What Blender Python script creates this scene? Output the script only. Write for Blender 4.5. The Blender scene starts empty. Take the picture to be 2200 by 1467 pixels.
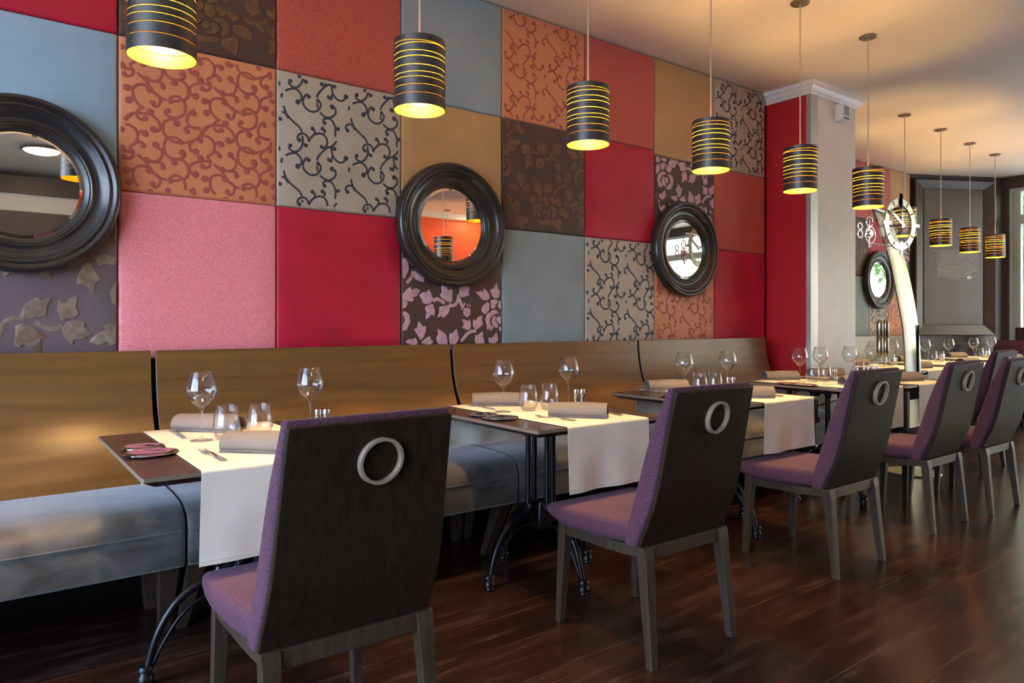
import bpy, bmesh, math, random
from mathutils import Vector, Matrix
C = bpy.context.scene
col = C.collection
R = math.radians
PI = math.pi
random.seed(7)

# ------------------------------------------------------------------ camera, world, exposure
HC = 1.159
cam_d = bpy.data.cameras.new('camera'); cam = bpy.data.objects.new('camera', cam_d); col.objects.link(cam)
cam_d.sensor_width = 36.0
cam_d.lens = 36.0 * 1516.0 / 2200.0
cam_d.shift_y = -(733.5 - 693.2) / 2200.0
cam_d.clip_start = 0.05
YAW = 0.9261                                   # heading measured from the wall direction
cam.location = (0, 0, HC)
cam.rotation_euler = (PI / 2, 0, YAW - PI / 2)
C.camera = cam
C.view_settings.view_transform = 'Standard'
C.view_settings.look = 'None'
C.view_settings.gamma = 1
C.view_settings.use_curve_mapping = False
C.view_settings.exposure = 0.85
C.cycles.use_denoising = True
C.cycles.max_bounces = 9
C.cycles.diffuse_bounces = 4
C.cycles.glossy_bounces = 5
C.cycles.transmission_bounces = 8
C.cycles.transparent_max_bounces = 40
C.cycles.caustics_reflective = False
C.cycles.caustics_refractive = False
C.cycles.sample_clamp_indirect = 6.0
C.cycles.use_adaptive_sampling = True
C.cycles.adaptive_threshold = 0.02

DAY = 9.5        # daylight strength outside
BULB = 1500.0     # radiance of the pendant bulbs
w = bpy.data.worlds.new('daylight'); C.world = w; w.use_nodes = True
wn = w.node_tree.nodes; wl = w.node_tree.links
bg = wn['Background']
tc = wn.new('ShaderNodeTexCoord'); sx = wn.new('ShaderNodeSeparateXYZ'); rp = wn.new('ShaderNodeValToRGB')
wl.new(tc.outputs['Generated'], sx.inputs[0]); wl.new(sx.outputs['Z'], rp.inputs[0]); wl.new(rp.outputs[0], bg.inputs[0])
rp.color_ramp.elements[0].position = 0.0; rp.color_ramp.elements[0].color = (0.60, 0.72, 0.92, 1)
rp.color_ramp.elements[1].position = 0.6; rp.color_ramp.elements[1].color = (0.38, 0.58, 1.0, 1)
bg.inputs[1].default_value = DAY
# clear sky over the street on the left, green shaded garden on the right
mr_ = wn.new('ShaderNodeMapRange'); mr_.inputs[1].default_value = -0.3; mr_.inputs[2].default_value = 0.3
mxw = wn.new('ShaderNodeMix'); mxw.data_type = 'RGBA'; mxw.inputs['B'].default_value = (0.30, 0.29, 0.235, 1)
wl.new(sx.outputs['X'], mr_.inputs[0]); wl.new(mr_.outputs[0], mxw.inputs['Factor']); wl.new(rp.outputs[0], mxw.inputs['A']); wl.new(mxw.outputs['Result'], bg.inputs[0])

def portal(name, loc, rot, sx_, sy_):
    l = bpy.data.lights.new(name, 'AREA'); l.shape = 'RECTANGLE'; l.size = sx_; l.size_y = sy_
    l.cycles.is_portal = True
    o = bpy.data.objects.new(name, l); col.objects.link(o); o.location = loc; o.rotation_euler = rot
portal('daylight_portal', (-2.62, 0.75, 1.6), (0, -PI / 2, 0), 2.6, 4.4)       # window at the left end
portal('daylight_portal', (10.75, 0.1, 1.55), (0, PI / 2, 0), 2.8, 6.2)        # window at the right end

# ------------------------------------------------------------------ materials
def mat(name, color, rough=0.6, metal=0.0, spec=0.5, coat=0.0, coat_rough=0.1, sheen=0.0, sheen_tint=None):
    m = bpy.data.materials.new(name); m.use_nodes = True
    b = m.node_tree.nodes['Principled BSDF']
    b.inputs['Base Color'].default_value = (*color, 1)
    b.inputs['Roughness'].default_value = rough
    b.inputs['Metallic'].default_value = metal
    b.inputs['Specular IOR Level'].default_value = spec
    b.inputs['Coat Weight'].default_value = coat
    b.inputs['Coat Roughness'].default_value = coat_rough
    if sheen:
        b.inputs['Sheen Weight'].default_value = sheen
        b.inputs['Sheen Roughness'].default_value = 0.4
        b.inputs['Sheen Tint'].default_value = (*(sheen_tint or (1, 1, 1)), 1)
    return m
def N(m, t, **k):
    n = m.node_tree.nodes.new(t)
    for a, v in k.items(): setattr(n, a, v)
    return n
def L(m, a, b): m.node_tree.links.new(a, b)
def vary(m, c1, c2, scale=(8, 8, 8), nscale=1.0, detail=4, lo=0.35, hi=0.65, rough=None, bump=0.0, dist=0.0, bscale=None):
    """object-space noise between two colours, optional roughness variation and bump"""
    b = m.node_tree.nodes['Principled BSDF']
    t = N(m, 'ShaderNodeTexCoord'); mp = N(m, 'ShaderNodeMapping'); mp.inputs['Scale'].default_value = scale
    nz = N(m, 'ShaderNodeTexNoise'); nz.inputs['Scale'].default_value = nscale; nz.inputs['Detail'].default_value = detail
    nz.inputs['Distortion'].default_value = dist
    L(m, t.outputs['Object'], mp.inputs[0]); L(m, mp.outputs[0], nz.inputs[0])
    r = N(m, 'ShaderNodeValToRGB'); r.color_ramp.elements[0].position = lo; r.color_ramp.elements[1].position = hi
    r.color_ramp.elements[0].color = (*c1, 1); r.color_ramp.elements[1].color = (*c2, 1)
    L(m, nz.outputs[0], r.inputs[0]); L(m, r.outputs[0], b.inputs['Base Color'])
    if rough:
        mr = N(m, 'ShaderNodeMapRange'); mr.inputs[3].default_value = rough[0]; mr.inputs[4].default_value = rough[1]
        L(m, nz.outputs[0], mr.inputs[0]); L(m, mr.outputs[0], b.inputs['Roughness'])
    if bump:
        src = nz
        if bscale:
            mp2 = N(m, 'ShaderNodeMapping'); mp2.inputs['Scale'].default_value = bscale
            src = N(m, 'ShaderNodeTexNoise'); src.inputs['Scale'].default_value = 1; src.inputs['Detail'].default_value = 2
            L(m, t.outputs['Object'], mp2.inputs[0]); L(m, mp2.outputs[0], src.inputs[0])
        bp = N(m, 'ShaderNodeBump'); bp.inputs['Strength'].default_value = bump; bp.inputs['Distance'].default_value = 0.004
        L(m, src.outputs[0], bp.inputs['Height']); L(m, bp.outputs[0], b.inputs['Normal'])
    return m

M = {}
M['ceiling'] = mat('ceiling_paint', (0.86, 0.75, 0.60), 0.6)
M['wall'] = mat('wall_paint', (0.62, 0.54, 0.43), 0.6)
M['wall_dark'] = mat('dark_wall_paint', (0.07, 0.05, 0.042), 0.45)
M['cream'] = vary(mat('cream_plaster', (0.62, 0.55, 0.45), 0.4), (0.76, 0.67, 0.54), (0.86, 0.78, 0.65), (1, 1, 1.2), 2.2)
M['redpaint'] = mat('red_gloss_paint', (0.44, 0.009, 0.016), 0.42)
M['red_lamplit'] = mat('red_paint_lamplit', (0.78, 0.10, 0.02), 0.5)  # red wall paint turned orange, the lamp glow put into its colour
M['white'] = mat('white_trim', (0.80, 0.76, 0.70), 0.4)
M['steel'] = mat('brushed_steel', (0.50, 0.48, 0.44), 0.42, 0.8)
M['blade'] = mat('polished_blade_steel', (0.40, 0.375, 0.29), 0.24, 1.0)
M['chrome'] = mat('polished_steel', (0.78, 0.78, 0.78), 0.09, 1.0)
M['greymetal'] = mat('satin_nickel', (0.45, 0.37, 0.28), 0.38, 0.3)
M['iron'] = mat('black_cast_iron', (0.006, 0.0065, 0.008), 0.26, 0.0, 0.35)
M['lampmetal'] = mat('dark_satin_shade', (0.10, 0.092, 0.088), 0.38, 0.75)
M['gold'] = mat('gold_shade_lining', (0.60, 0.30, 0.004), 0.5, 0.0)
def translucent(name, c, clear=0):
    m = bpy.data.materials.new(name); m.use_nodes = True
    nt = m.node_tree; nt.nodes.clear()
    out = nt.nodes.new('ShaderNodeOutputMaterial'); t_ = nt.nodes.new('ShaderNodeBsdfTranslucent'); t_.inputs[0].default_value = (*c, 1)
    if clear:
        c_ = nt.nodes.new('ShaderNodeBsdfTransparent'); x_ = nt.nodes.new('ShaderNodeMixShader'); x_.inputs[0].default_value = clear
        nt.links.new(t_.outputs[0], x_.inputs[1]); nt.links.new(c_.outputs[0], x_.inputs[2]); nt.links.new(x_.outputs[0], out.inputs[0])
    else: nt.links.new(t_.outputs[0], out.inputs[0])
    return m
M['amber'] = translucent('added_amber_slit_strip', (0.030, 0.0185, 0.0025))
M['cap'] = translucent('added_top_diffuser', (1.0, 0.92, 0.72), 0.38)
M['rod'] = mat('rod_metal', (0.62, 0.52, 0.40), 0.35, 0.6)
M['rose'] = mat('ceiling_rose_metal', (0.22, 0.17, 0.12), 0.4, 0.6)
def emit(name, c, s):
    m = bpy.data.materials.new(name); m.use_nodes = True
    b = m.node_tree.nodes['Principled BSDF']
    b.inputs['Base Color'].default_value = (*c, 1); b.inputs['Emission Color'].default_value = (*c, 1)
    b.inputs['Emission Strength'].default_value = s
    return m
M['bulb'] = emit('lit_bulb', (1.0, 0.63, 0.26), BULB)
M['frame'] = mat('black_mirror_frame', (0.018, 0.017, 0.017), 0.27, 0.0, 0.45, coat=0.3, coat_rough=0.18)
M['mirror'] = mat('mirror_glass', (0.93, 0.92, 0.88), 0.0, 1.0)
M['bench_wood'] = mat('bench_plywood', (0.2, 0.11, 0.04), 0.3, coat=0.28, coat_rough=0.22)
vary(M['bench_wood'], (0.118, 0.057, 0.015), (0.205, 0.100, 0.026), (0.9, 5, 10), 1.6, 6, 0.3, 0.72, rough=(0.26, 0.36), dist=0.8)
M['bench_edge'] = mat('bench_plywood_edge', (0.035, 0.022, 0.015), 0.35)
M['velvet'] = vary(mat('grey_suede', (0.1, 0.09, 0.08), 0.6, sheen=0.7, sheen_tint=(0.85, 0.93, 1)), (0.036, 0.034, 0.030), (0.105, 0.099, 0.091), (1.6, 2.5, 2.5), 4.0, 8, 0.35, 0.68, dist=0.6)
M['under'] = mat('dark_under_bench', (0.007, 0.006, 0.006), 0.9, spec=0.1)
M['legwood'] = vary(mat('taupe_stained_wood', (0.1, 0.08, 0.06), 0.42, spec=0.4), (0.038, 0.026, 0.017), (0.068, 0.048, 0.032), (60, 60, 3), 1.0, 5, 0.3, 0.7, bump=0.15)
M['backwood'] = vary(mat('espresso_wood', (0.03, 0.02, 0.015), 0.5, spec=0.16), (0.017, 0.0105, 0.0065), (0.034, 0.021, 0.013), (90, 90, 3), 1.0, 5, 0.3, 0.7)
M['purple'] = mat('purple_tweed', (0.14, 0.05, 0.12), 0.8, sheen=0.08, sheen_tint=(0.9, 0.7, 1))
vary(M['purple'], (0.027, 0.010, 0.018), (0.155, 0.052, 0.098), (380, 380, 380), 1.0, 3, 0.38, 0.68, bump=0.5)
M['table'] = vary(mat('dark_table_laminate', (0.06, 0.035, 0.03), 0.2), (0.040, 0.022, 0.023), (0.066, 0.037, 0.038), (50, 3, 50), 1.0, 4, 0.3, 0.7, rough=(0.14, 0.26))
M['table_edge'] = mat('pale_table_edge', (0.22, 0.17, 0.12), 0.4)
M['linen'] = vary(mat('cream_linen', (0.78, 0.72, 0.64), 0.8), (0.75, 0.68, 0.55), (0.83, 0.76, 0.62), (4, 4, 4), 1.5, 3, bump=0.15, bscale=(500, 500, 500))
M['napkin'] = vary(mat('taupe_napkin', (0.33, 0.28, 0.24), 0.75), (0.185, 0.155, 0.130), (0.22, 0.185, 0.155), (3, 3, 3), 1.5, 3, bump=0.1, bscale=(600, 600, 600))
def glass(name, c, rough=0.0, ior=1.45):
    m = bpy.data.materials.new(name); m.use_nodes = True
    nt = m.node_tree; nt.nodes.clear()
    out = nt.nodes.new('ShaderNodeOutputMaterial')
    b = nt.nodes.new('ShaderNodeBsdfPrincipled')
    b.inputs['Base Color'].default_value = (*c, 1); b.inputs['Transmission Weight'].default_value = 1; b.inputs['Roughness'].default_value = rough; b.inputs['IOR'].default_value = ior
    nt.links.new(b.outputs[0], out.inputs[0])
    return m
def thin_glass(name):
    m = bpy.data.materials.new(name); m.use_nodes = True
    nt = m.node_tree; nt.nodes.clear()
    out = nt.nodes.new('ShaderNodeOutputMaterial'); mx = nt.nodes.new('ShaderNodeMixShader'); lw = nt.nodes.new('ShaderNodeLayerWeight'); lw.inputs[0].default_value = 0.5
    pw = nt.nodes.new('ShaderNodeMath'); pw.operation = 'POWER'; pw.inputs[1].default_value = 2.6; fr = nt.nodes.new('ShaderNodeMapRange'); fr.inputs[3].default_value = 0.05; fr.inputs[4].default_value = 0.85
    nt.links.new(lw.outputs['Facing'], pw.inputs[0]); nt.links.new(pw.outputs[0], fr.inputs[0])
    t = nt.nodes.new('ShaderNodeBsdfTransparent'); t.inputs[0].default_value = (0.975, 0.98, 0.98, 1); g = nt.nodes.new('ShaderNodeBsdfGlossy'); g.inputs['Roughness'].default_value = 0.01
    nt.links.new(fr.outputs[0], mx.inputs[0]); nt.links.new(t.outputs[0], mx.inputs[1]); nt.links.new(g.outputs[0], mx.inputs[2]); nt.links.new(mx.outputs[0], out.inputs[0])
    return m
M['glass'] = thin_glass('clear_glass')
def pane(name, amt=0.08):
    m = bpy.data.materials.new(name); m.use_nodes = True
    nt = m.node_tree; nt.nodes.clear()
    out = nt.nodes.new('ShaderNodeOutputMaterial'); mx = nt.nodes.new('ShaderNodeMixShader')
    t = nt.nodes.new('ShaderNodeBsdfTransparent'); g = nt.nodes.new('ShaderNodeBsdfGlossy'); g.inputs['Roughness'].default_value = 0.02
    mx.inputs[0].default_value = amt
    nt.links.new(t.outputs[0], mx.inputs[1]); nt.links.new(g.outputs[0], mx.inputs[2]); nt.links.new(mx.outputs[0], out.inputs[0])
    return m
M['pane'] = pane('window_glass')
M['thinpane'] = pane('clock_glass', 0.025)
M['winframe'] = mat('pale_window_frame', (0.50, 0.56, 0.48), 0.4)
M['maroon'] = mat('maroon_upholstery', (0.05, 0.012, 0.016), 0.7)
M['panelling'] = vary(mat('dark_grey_panelling', (0.10, 0.075, 0.062), 0.32), (0.050, 0.036, 0.028), (0.062, 0.045, 0.035), (1.5, 1.5, 1.5), 2.0)
M['slate'] = vary(mat('slate_panel', (0.13, 0.10, 0.085), 0.4), (0.080, 0.060, 0.047), (0.102, 0.079, 0.063), (1.5, 1.5, 1.5), 2.0)
M['chalk'] = mat('white_script', (0.75, 0.72, 0.66), 0.6)
M['bark'] = vary(mat('bark', (0.1, 0.09, 0.07), 0.9), (0.05, 0.045, 0.035), (0.19, 0.17, 0.13), (10, 10, 3), 1.5)
M['leaf'] = vary(mat('leaf', (0.08, 0.2, 0.03), 0.6), (0.04, 0.12, 0.02), (0.14, 0.30, 0.06), (3, 3, 3), 2)
M['paving'] = mat('pale_paving', (0.65, 0.63, 0.58), 0.9)

# floor: worn red-brown boards running along the wall
fm = mat('dark_floor_boards', (0.06, 0.02, 0.015), 0.25, spec=0.38, coat=0.0)
M['floor'] = fm
b = fm.node_tree.nodes['Principled BSDF']
t = N(fm, 'ShaderNodeTexCoord')
bt = N(fm, 'ShaderNodeTexBrick'); bt.offset = 0.43; bt.inputs['Scale'].default_value = 1.0
bt.inputs['Brick Width'].default_value = 1.3; bt.inputs['Row Height'].default_value = 0.085; bt.inputs['Mortar Size'].default_value = 0.0016
bt.inputs['Color1'].default_value = (0.036, 0.0150, 0.0105, 1); bt.inputs['Color2'].default_value = (0.018, 0.0078, 0.0058, 1); bt.inputs['Mortar'].default_value = (0.012, 0.006, 0.005, 1)
L(fm, t.outputs['Object'], bt.inputs[0])
mp = N(fm, 'ShaderNodeMapping'); mp.inputs['Scale'].default_value = (1.0, 7, 1)
nz = N(fm, 'ShaderNodeTexNoise'); nz.inputs['Scale'].default_value = 2.2; nz.inputs['Detail'].default_value = 8; nz.inputs['Roughness'].default_value = 0.7
L(fm, t.outputs['Object'], mp.inputs[0]); L(fm, mp.outputs[0], nz.inputs[0])
rr = N(fm, 'ShaderNodeValToRGB'); rr.color_ramp.elements[0].position = 0.52; rr.color_ramp.elements[1].position = 0.86
rr.color_ramp.elements[0].color = (0, 0, 0, 1); rr.color_ramp.elements[1].color = (1, 1, 1, 1)
L(fm, nz.outputs[0], rr.inputs[0])
mx = N(fm, 'ShaderNodeMix', data_type='RGBA'); mx.inputs['B'].default_value = (0.125, 0.075, 0.060, 1)
L(fm, rr.outputs[0], mx.inputs['Factor']); L(fm, bt.outputs[0], mx.inputs['A'])
# long thin scratches
mp3 = N(fm, 'ShaderNodeMapping'); mp3.inputs['Scale'].default_value = (0.7, 130, 1); mp3.inputs['Rotation'].default_value = (0, 0, 0.03)
nz3 = N(fm, 'ShaderNodeTexNoise'); nz3.inputs['Scale'].default_value = 1.5; nz3.inputs['Detail'].default_value = 6
L(fm, t.outputs['Object'], mp3.inputs[0]); L(fm, mp3.outputs[0], nz3.inputs[0])
r3 = N(fm, 'ShaderNodeValToRGB'); r3.color_ramp.elements[0].position = 0.66; r3.color_ramp.elements[1].position = 0.72
r3.color_ramp.elements[0].color = (0, 0, 0, 1); r3.color_ramp.elements[1].color = (0.85, 0.85, 0.85, 1)
L(fm, nz3.outputs[0], r3.inputs[0])
mx2 = N(fm, 'ShaderNodeMix', data_type='RGBA'); mx2.inputs['B'].default_value = (0.20, 0.12, 0.085, 1)
L(fm, r3.outputs[0], mx2.inputs['Factor']); L(fm, mx.outputs['Result'], mx2.inputs['A']); L(fm, mx2.outputs['Result'], b.inputs['Base Color'])
mr = N(fm, 'ShaderNodeMapRange'); mr.inputs[3].default_value = 0.20; mr.inputs[4].default_value = 0.26
L(fm, nz.outputs[0], mr.inputs[0]); L(fm, mr.outputs[0], b.inputs['Roughness'])
bpn = N(fm, 'ShaderNodeBump'); bpn.inputs['Strength'].default_value = 0.02; bpn.inputs['Distance'].default_value = 0.003
L(fm, nz.outputs[0], bpn.inputs['Height']); L(fm, bpn.outputs[0], b.inputs['Normal'])

# ------------------------------------------------------------------ mesh helpers
class MB:
    def __init__(s): s.v = []; s.f = []; s.m = []
    def add(s, vs, fs, mi=0):
        o = len(s.v); s.v += [tuple(p) for p in vs]; s.f += [tuple(i + o for i in f) for f in fs]; s.m += [mi] * len(fs)
    def box(s, x0, x1, y0, y1, z0, z1, mi=0):
        s.add([(x0, y0, z0), (x1, y0, z0), (x1, y1, z0), (x0, y1, z0), (x0, y0, z1), (x1, y0, z1), (x1, y1, z1), (x0, y1, z1)],
              [(0, 3, 2, 1), (4, 5, 6, 7), (0, 1, 5, 4), (1, 2, 6, 5), (2, 3, 7, 6), (3, 0, 4, 7)], mi)
    def loft(s, rings, mi=0, cap=True, closed=True):
        n = len(rings[0]); o = len(s.v)
        for r in rings: s.v += [tuple(p) for p in r]
        for i in range(len(rings) - 1):
            for j in range(n if closed else n - 1):
                k = (j + 1) % n
                s.f.append((o + i * n + j, o + i * n + k, o + (i + 1) * n + k, o + (i + 1) * n + j)); s.m.append(mi)
        if cap:
            s.f.append(tuple(o + j for j in reversed(range(n)))); s.m.append(mi)
            s.f.append(tuple(o + (len(rings) - 1) * n + j for j in range(n))); s.m.append(mi)
    def lathe(s, prof, n=32, cx=0, cy=0, mi=0, axis='z', cap=False):
        rings = []
        for r, z in prof:
            rg = []
            for i in range(n):
                a = 2 * PI * i / n; c_, s_ = r * math.cos(a), r * math.sin(a)
                rg.append((cx + c_, cy + s_, z) if axis == 'z' else (cx + c_, z, cy + s_) if axis == 'y' else (z, cx + c_, cy + s_))
            rings.append(rg)
        s.loft(rings, mi, cap)
    def cyl(s, r, z0, z1, n=20, cx=0, cy=0, mi=0, axis='z'):
        s.lathe([(r, z0), (r, z1)], n, cx, cy, mi, axis, True)
    def tube(s, pts, rad, n=10, mi=0, flat=1.0):
        pts = [Vector(p) for p in pts]; rings = []; prev = None
        for i, p in enumerate(pts):
            t_ = (pts[min(i + 1, len(pts) - 1)] - pts[max(i - 1, 0)]).normalized()
            if prev is None:
                up = Vector((0, 0, 1)) if abs(t_.z) < 0.9 else Vector((0, 1, 0))
                a = t_.cross(up).normalized()
            else:
                a = (prev - t_ * prev.dot(t_)).normalized()
            prev = a; b_ = t_.cross(a)
            r = rad[i] if isinstance(rad, (list, tuple)) else rad
            rings.append([p + a * (r * flat * math.cos(2 * PI * k / n)) + b_ * (r * math.sin(2 * PI * k / n)) for k in range(n)])
        s.loft(rings, mi)
    def build(s, name, mats, parent=None, smooth=None, bevel=0, seg=2, loc=None):
        me = bpy.data.meshes.new(name); me.from_pydata(s.v, [], s.f)
        for m_ in (mats if isinstance(mats, (list, tuple)) else [mats]): me.materials.append(m_)
        for i, p in enumerate(me.polygons): p.material_index = s.m[i]
        bm = bmesh.new(); bm.from_mesh(me); bmesh.ops.recalc_face_normals(bm, faces=bm.faces); bm.to_mesh(me); bm.free()
        o = bpy.data.objects.new(name, me); col.objects.link(o)
        if parent: o.parent = parent
        if loc: o.location = loc
        if smooth is not None:
            for p in me.polygons: p.use_smooth = True
            me.set_sharp_from_angle(angle=R(smooth))
        if bevel:
            bv = o.modifiers.new('bevel', 'BEVEL'); bv.width = bevel; bv.segments = seg; bv.limit_method = 'ANGLE'; bv.angle_limit = R(40)
        return o
def tag(o, label=None, cat=None, group=None, kind=None):
    if label: o['label'] = label
    if cat: o['category'] = cat
    if group: o['group'] = group
    if kind: o['kind'] = kind
    return o
def empty(name, loc=(0, 0, 0), rz=0.0, label=None, cat=None, group=None):
    o = bpy.data.objects.new(name, None); col.objects.link(o); o.location = loc; o.rotation_euler = (0, 0, rz); o.empty_display_size = 0.1
    return tag(o, label, cat, group)
def copy_tree(o, parent=None):
    c_ = o.copy(); col.objects.link(c_)
    if parent: c_.parent = parent
    for ch in list(o.children): copy_tree(ch, c_)
    return c_
def struct(name, mb, m, **k):
    return tag(mb.build(name, m, **k), kind='structure')
def boxobj(name, d, m, parent=None, bevel=0, **k):
    b_ = MB(); b_.box(*d); return b_.build(name, m, parent, bevel=bevel, **k)
def rrect(cx, cz, hw, hh, r, n=4):
    """rounded rectangle outline in 2D"""
    pts = []
    r = min(r, hw, hh)
    for (sx_, sz_, a0) in ((1, 1, 0), (-1, 1, 90), (-1, -1, 180), (1, -1, 270)):
        for i in range(n + 1):
            a = R(a0 + 90 * i / n)
            pts.append((cx + sx_ * (hw - r) + r * math.cos(a), cz + sz_ * (hh - r) + r * math.sin(a)))
    return pts
def smooth_line(p, n=4):
    """Catmull-Rom through the points"""
    q = []
    for i in range(len(p) - 1):
        p0 = p[max(i - 1, 0)]; p1 = p[i]; p2 = p[i + 1]; p3 = p[min(i + 2, len(p) - 1)]
        for k in range(n):
            t_ = k / n
            q.append(tuple(0.5 * ((2 * b1) + (-a + c1) * t_ + (2 * a - 5 * b1 + 4 * c1 - d1) * t_ * t_ + (-a + 3 * b1 - 3 * c1 + d1) * t_ ** 3) for a, b1, c1, d1 in zip(p0, p1, p2, p3)))
    q.append(tuple(p[-1])); return q

# ------------------------------------------------------------------ the room
ZC = 3.035; YW = 3.40; YF = 3.37; Y2 = 4.13; XC0, XC1, YC = 5.17, 5.86, 3.0
m_ = MB(); m_.box(-2.8, 10.9, -3.9, 4.4, -0.1, 0.0); struct('floor', m_, M['floor'])
m_ = MB(); m_.box(-2.8, 10.9, -3.9, 4.4, ZC, ZC + 0.1); struct('ceiling', m_, M['ceiling'])
m_ = MB(); m_.box(-2.8, XC0 + .01, YW, YW + 0.15, 0, ZC); struct('wall_fabric', m_, M['under'])
m_ = MB(); m_.box(XC1 - .01, 9.46, Y2, Y2 + 0.15, 0, ZC); struct('wall_fabric_rear', m_, M['under'])
# left end wall with its wide window
m_ = MB()
m_.box(-2.8, -2.65, -3.9, -1.45, 0, ZC); m_.box(-2.8, -2.65, 2.95, 3.42, 0, ZC)
m_.box(-2.8, -2.65, -1.45, 2.95, 0, 0.3); m_.box(-2.8, -2.65, -1.45, 2.95, 2.9, ZC)
struct('wall_left', m_, M['wall'])
def window(name, X, ya, yb, z0, z1, nm, trans=None):
    root = empty(name, (X, 0, 0)); tag(root, kind='structure')
    f = MB(); e = 0.05
    f.box(-.04, .04, ya, yb, z0, z0 + e); f.box(-.04, .04, ya, yb, z1 - e, z1)
    for i in range(nm + 1):
        y = ya + (yb - ya) * i / nm
        f.box(-.04, .04, max(ya, y - e / 2 - (.02 if i == nm else 0)), min(yb, y + e / 2 + (.02 if i == 0 else 0)), z0 + e, z1 - e)
    if trans: f.box(-.035, .035, ya, yb, trans, trans + .12)
    f.build('window_frame', M['winframe'], root, bevel=.006)
    g = MB(); g.box(-.004, .004, ya + .01, yb - .01, z0 + .02, z1 - .02); g.build('window_pane', M['pane'], root)
    return root
window('window_1', -2.72, -1.45, 2.95, 0.3, 2.9, 3)
# right end wall and its windows, opening on the garden
m_ = MB()
m_.box(10.6, 10.75, 3.43, 3.60, 0, ZC); m_.box(10.6, 10.75, -3.9, -3.0, 0, ZC)
m_.box(10.6, 10.75, -3.0, 3.43, 0, 0.12); m_.box(10.6, 10.75, -3.0, 3.43, 2.89, ZC)
struct('wall_right', m_, M['panelling'])
window('window_2', 10.66, -3.0, 3.43, 0.12, 2.89, 4, 2.42)
m_ = MB(); m_.box(10.61, 10.70, 3.30, 3.345, .17, 2.84); m_.box(10.62, 10.69, 3.345, 3.38, .17, 2.84); struct('trim_7', m_, M['winframe'], bevel=.004)
# wall behind the camera: dark joinery, beige wall, red wall with cornice
m_ = MB(); m_.box(-2.8, 10.9, -3.9, -3.75, 0, ZC); struct('wall_behind', m_, M['wall'])
m_ = MB(); m_.box(-2.65, 0.95, -3.74, -3.2, 0, 2.53); struct('wall_joinery', m_, M['wall_dark'])
m_ = MB(); m_.box(-2.65, 0.95, -3.74, -3.25, 2.53, 2.74); struct('trim_1', m_, M['wall'])
m_ = MB(); m_.box(-2.65, 0.95, -3.74, -3.2, 2.74, 2.95); struct('trim_2', m_, M['wall_dark'])
m_ = MB(); m_.box(5.6, 7.6, -3.74, -3.2, 0, 2.95); struct('wall_red', m_, M['red_lamplit'])
m_ = MB(); m_.box(5.5, 7.7, -3.74, -3.1, 2.95, ZC); struct('trim_3', m_, M['white'])

# column: red side, cream front, steel corner strip, white cornice
m_ = MB(); m_.box(XC0, XC1, YC, Y2 + .1, 0, ZC, 0)
for i in range(len(m_.f)):
    pts = [m_.v[k] for k in m_.f[i]]
    if all(abs(p[0] - XC0) < 1e-5 for p in pts): m_.m[i] = 1
struct('wall_column', m_, [M['cream'], M['redpaint']])
m_ = MB(); m_.box(XC0 - .004, XC0 + .012, YC - .004, YC + .035, 0.0, 2.95); m_.box(XC0 + .012, XC0 + .10, YC - .004, YC + .012, 0.0, 2.95)
struct('trim_4', m_, M['steel'])
prof = [(0, 2.945), (.010, 2.945), (.014, 2.958), (.024, 2.966), (.040, 2.985), (.046, 3.0), (.058, 3.006), (.060, ZC), (0, ZC)]
rings = []
for (bx, by, dx, dy) in ((XC0, YW, -1, 0), (XC0, YC, -1, -1), (XC1, YC, 1, -1), (XC1, Y2, 1, 0)):
    rings.append([(bx + dx * p, by + dy * p, z) for p, z in prof])
m_ = MB(); m_.loft(rings); struct('trim_5', m_, M['white'], smooth=30)
m_ = MB(); m_.box(XC1 + .001, XC1 + .012, YC + .02, Y2, 0, .08); m_.box(XC0 + .1, XC1, YC - .012, YC, 0, .08); struct('baseboard_column', m_, M['cream'])

# white alarm box high on the column
al = empty('alarm_box', (5.60, YC, 2.86), 0, 'white wall alarm box with square grille high on the cream column', 'alarm')
m_ = MB(); m_.loft([[(x, 0, z) for x, z in rrect(0, 0, .062, .072, .01)], [(x, -.06, z) for x, z in rrect(0, 0, .056, .066, .012)]]); m_.build('housing', M['white'], al, smooth=40)
m_ = MB()
for i in range(4):
    for j in range(4): m_.box(-.036 + i * .019, -.022 + i * .019, -.063, -.060, -.02 + j * .019, -.006 + j * .019)
m_.build('grille', mat('grille_grey', (0.33, 0.32, 0.31), 0.5), al)
m_ = MB(); m_.box(-.04, .04, -.0625, -.060, -.054, -.038); m_.build('label_strip', mat('label_blue_grey', (0.12, 0.16, 0.26), 0.5), al)

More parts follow.
